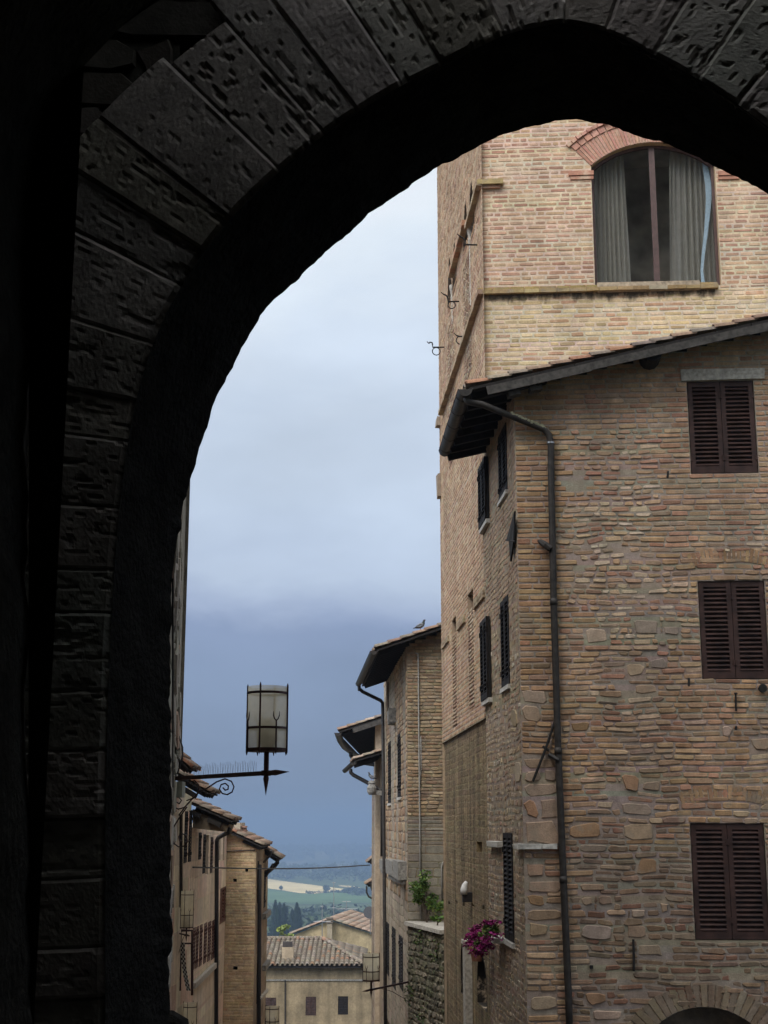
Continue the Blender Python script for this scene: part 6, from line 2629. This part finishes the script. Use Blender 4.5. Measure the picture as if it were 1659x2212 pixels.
# street front and body of the gate, its unseen top raised to shade the house fronts
HG = 28.0
gm = MB()
WF = Wall((-8.0, YF + .012), (1, 0), flip=True)
masonry(gm, WF, 0, 17.5, -.8, HG, lambda s, z, r: sty((.22, .34), (.35, .8), .4, .25, (.004, .02), [(3, (.32, .28, .22)), (2, (.28, .245, .19)), (1, (.36, .32, .26))], .02), (.26, .22, .17), [PolyCut(FP, -8.0, .01)], 204)
xA, xB = -8.0, 9.5
YI = YN + .07
gm.quad((xA, YI, HG), (xB, YI, HG), (xB, YF, HG), (xA, YF, HG), (.25, .2, .15))
gm.quad((xA, YI, -.8), (xA, YF, -.8), (xA, YF, HG), (xA, YI, HG), (.3, .26, .2))
gm.quad((xB, YI, -.8), (xB, YF, -.8), (xB, YF, HG), (xB, YI, HG), (.3, .26, .2))
gm.quad((xA, YI, 8.0), (xB, YI, 8.0), (xB, YI, HG), (xA, YI, HG), (.2, .18, .15))
gm.quad((xA, YI, -.8), (-2.1, YI, -.8), (-2.1, YI, 8.0), (xA, YI, 8.0), (.2, .18, .15))
gm.quad((4.5, YI, -.8), (xB, YI, -.8), (xB, YI, 8.0), (4.5, YI, 8.0), (.2, .18, .15))
gm.build('outer_wall', M['gate'], gate)
hb = thing('house', 'unseen mass added over the passage to limit light on the arch face', 'house', (0, -2, 0))
b = MB()
HV = 8.55  # added mass; its height limits the sky light on the arch face
tz = max(p.z for p in TP)
x0_, x1_ = min(p.x for p in TP), max(p.x for p in TP)
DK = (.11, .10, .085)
for y in (YV, YB):
    b.quad((-8, y, -.8), (x0_ + .02, y, -.8), (x0_ + .02, y, HV), (-8, y, HV), DK)
    b.quad((x1_ - .02, y, -.8), (9.5, y, -.8), (9.5, y, HV), (x1_ - .02, y, HV), DK)
    for a in range(120):
        p, q = TP[a], TP[a + 1]
        b.quad((p.x, y, p.z), (q.x, y, q.z), (q.x, y, HV), (p.x, y, HV), DK)
b.box((-8, YB - .3, -.8), (9.5, YB - .01, HV - .01), DK)
b.quad((-8, YB, HV), (9.5, YB, HV), (9.5, YV, HV), (-8, YV, HV), DK)
for x, y0 in ((-8.0, YB), (9.5, YB)):
    b.quad((x, y0, -.8), (x, YV, -.8), (x, YV, HV), (x, y0, HV), DK)
# added cheeks closing the light shaft left and right
b.quad((x0_ - .05, YV, -.8), (x0_ - .35, YN + .06, -.8), (x0_ - .35, YN + .06, 12), (x0_ - .05, YV, 12), (.05, .045, .04))
b.quad((x1_ + .9, YV, -.8), (x1_ + .9, YN + .06, -.8), (x1_ + .9, YN + .06, 12), (x1_ + .9, YV, 12), (.05, .045, .04))
b.build('wall', M['plaster'], hb)

# corner guard stone at the foot of the left jamb
gs = MB()
p = at(352, 2230, 6.9)
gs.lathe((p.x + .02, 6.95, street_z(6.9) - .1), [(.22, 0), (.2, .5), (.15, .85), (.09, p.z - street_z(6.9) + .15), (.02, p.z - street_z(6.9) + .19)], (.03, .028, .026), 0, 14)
tag(gs.build('guard_stone', M['shaded'], smooth=True), 'rounded guard stone at the foot of the left jamb of the arch', 'guard stone')

# ================================================================== haze over the valley
hz = MB()
hz.box((-9800, -260, -180), (9800, 12100, 33))
m_ = bpy.data.materials.new('haze')
m_.use_nodes = True
t_ = m_.node_tree
for n_ in list(t_.nodes):
    if n_.type != 'OUTPUT_MATERIAL':
        t_.nodes.remove(n_)
o_ = [n_ for n_ in t_.nodes if n_.type == 'OUTPUT_MATERIAL'][0]
pv = t_.nodes.new('ShaderNodeVolumePrincipled')
pv.inputs['Color'].default_value = (.24, .33, .50, 1)
pv.inputs['Density'].default_value = .0006
pv.inputs['Anisotropy'].default_value = 0.0
t_.links.new(pv.outputs[0], o_.inputs['Volume'])
ho = hz.build('haze', m_)
tag(ho, 'blue air over the valley', kind='stuff')
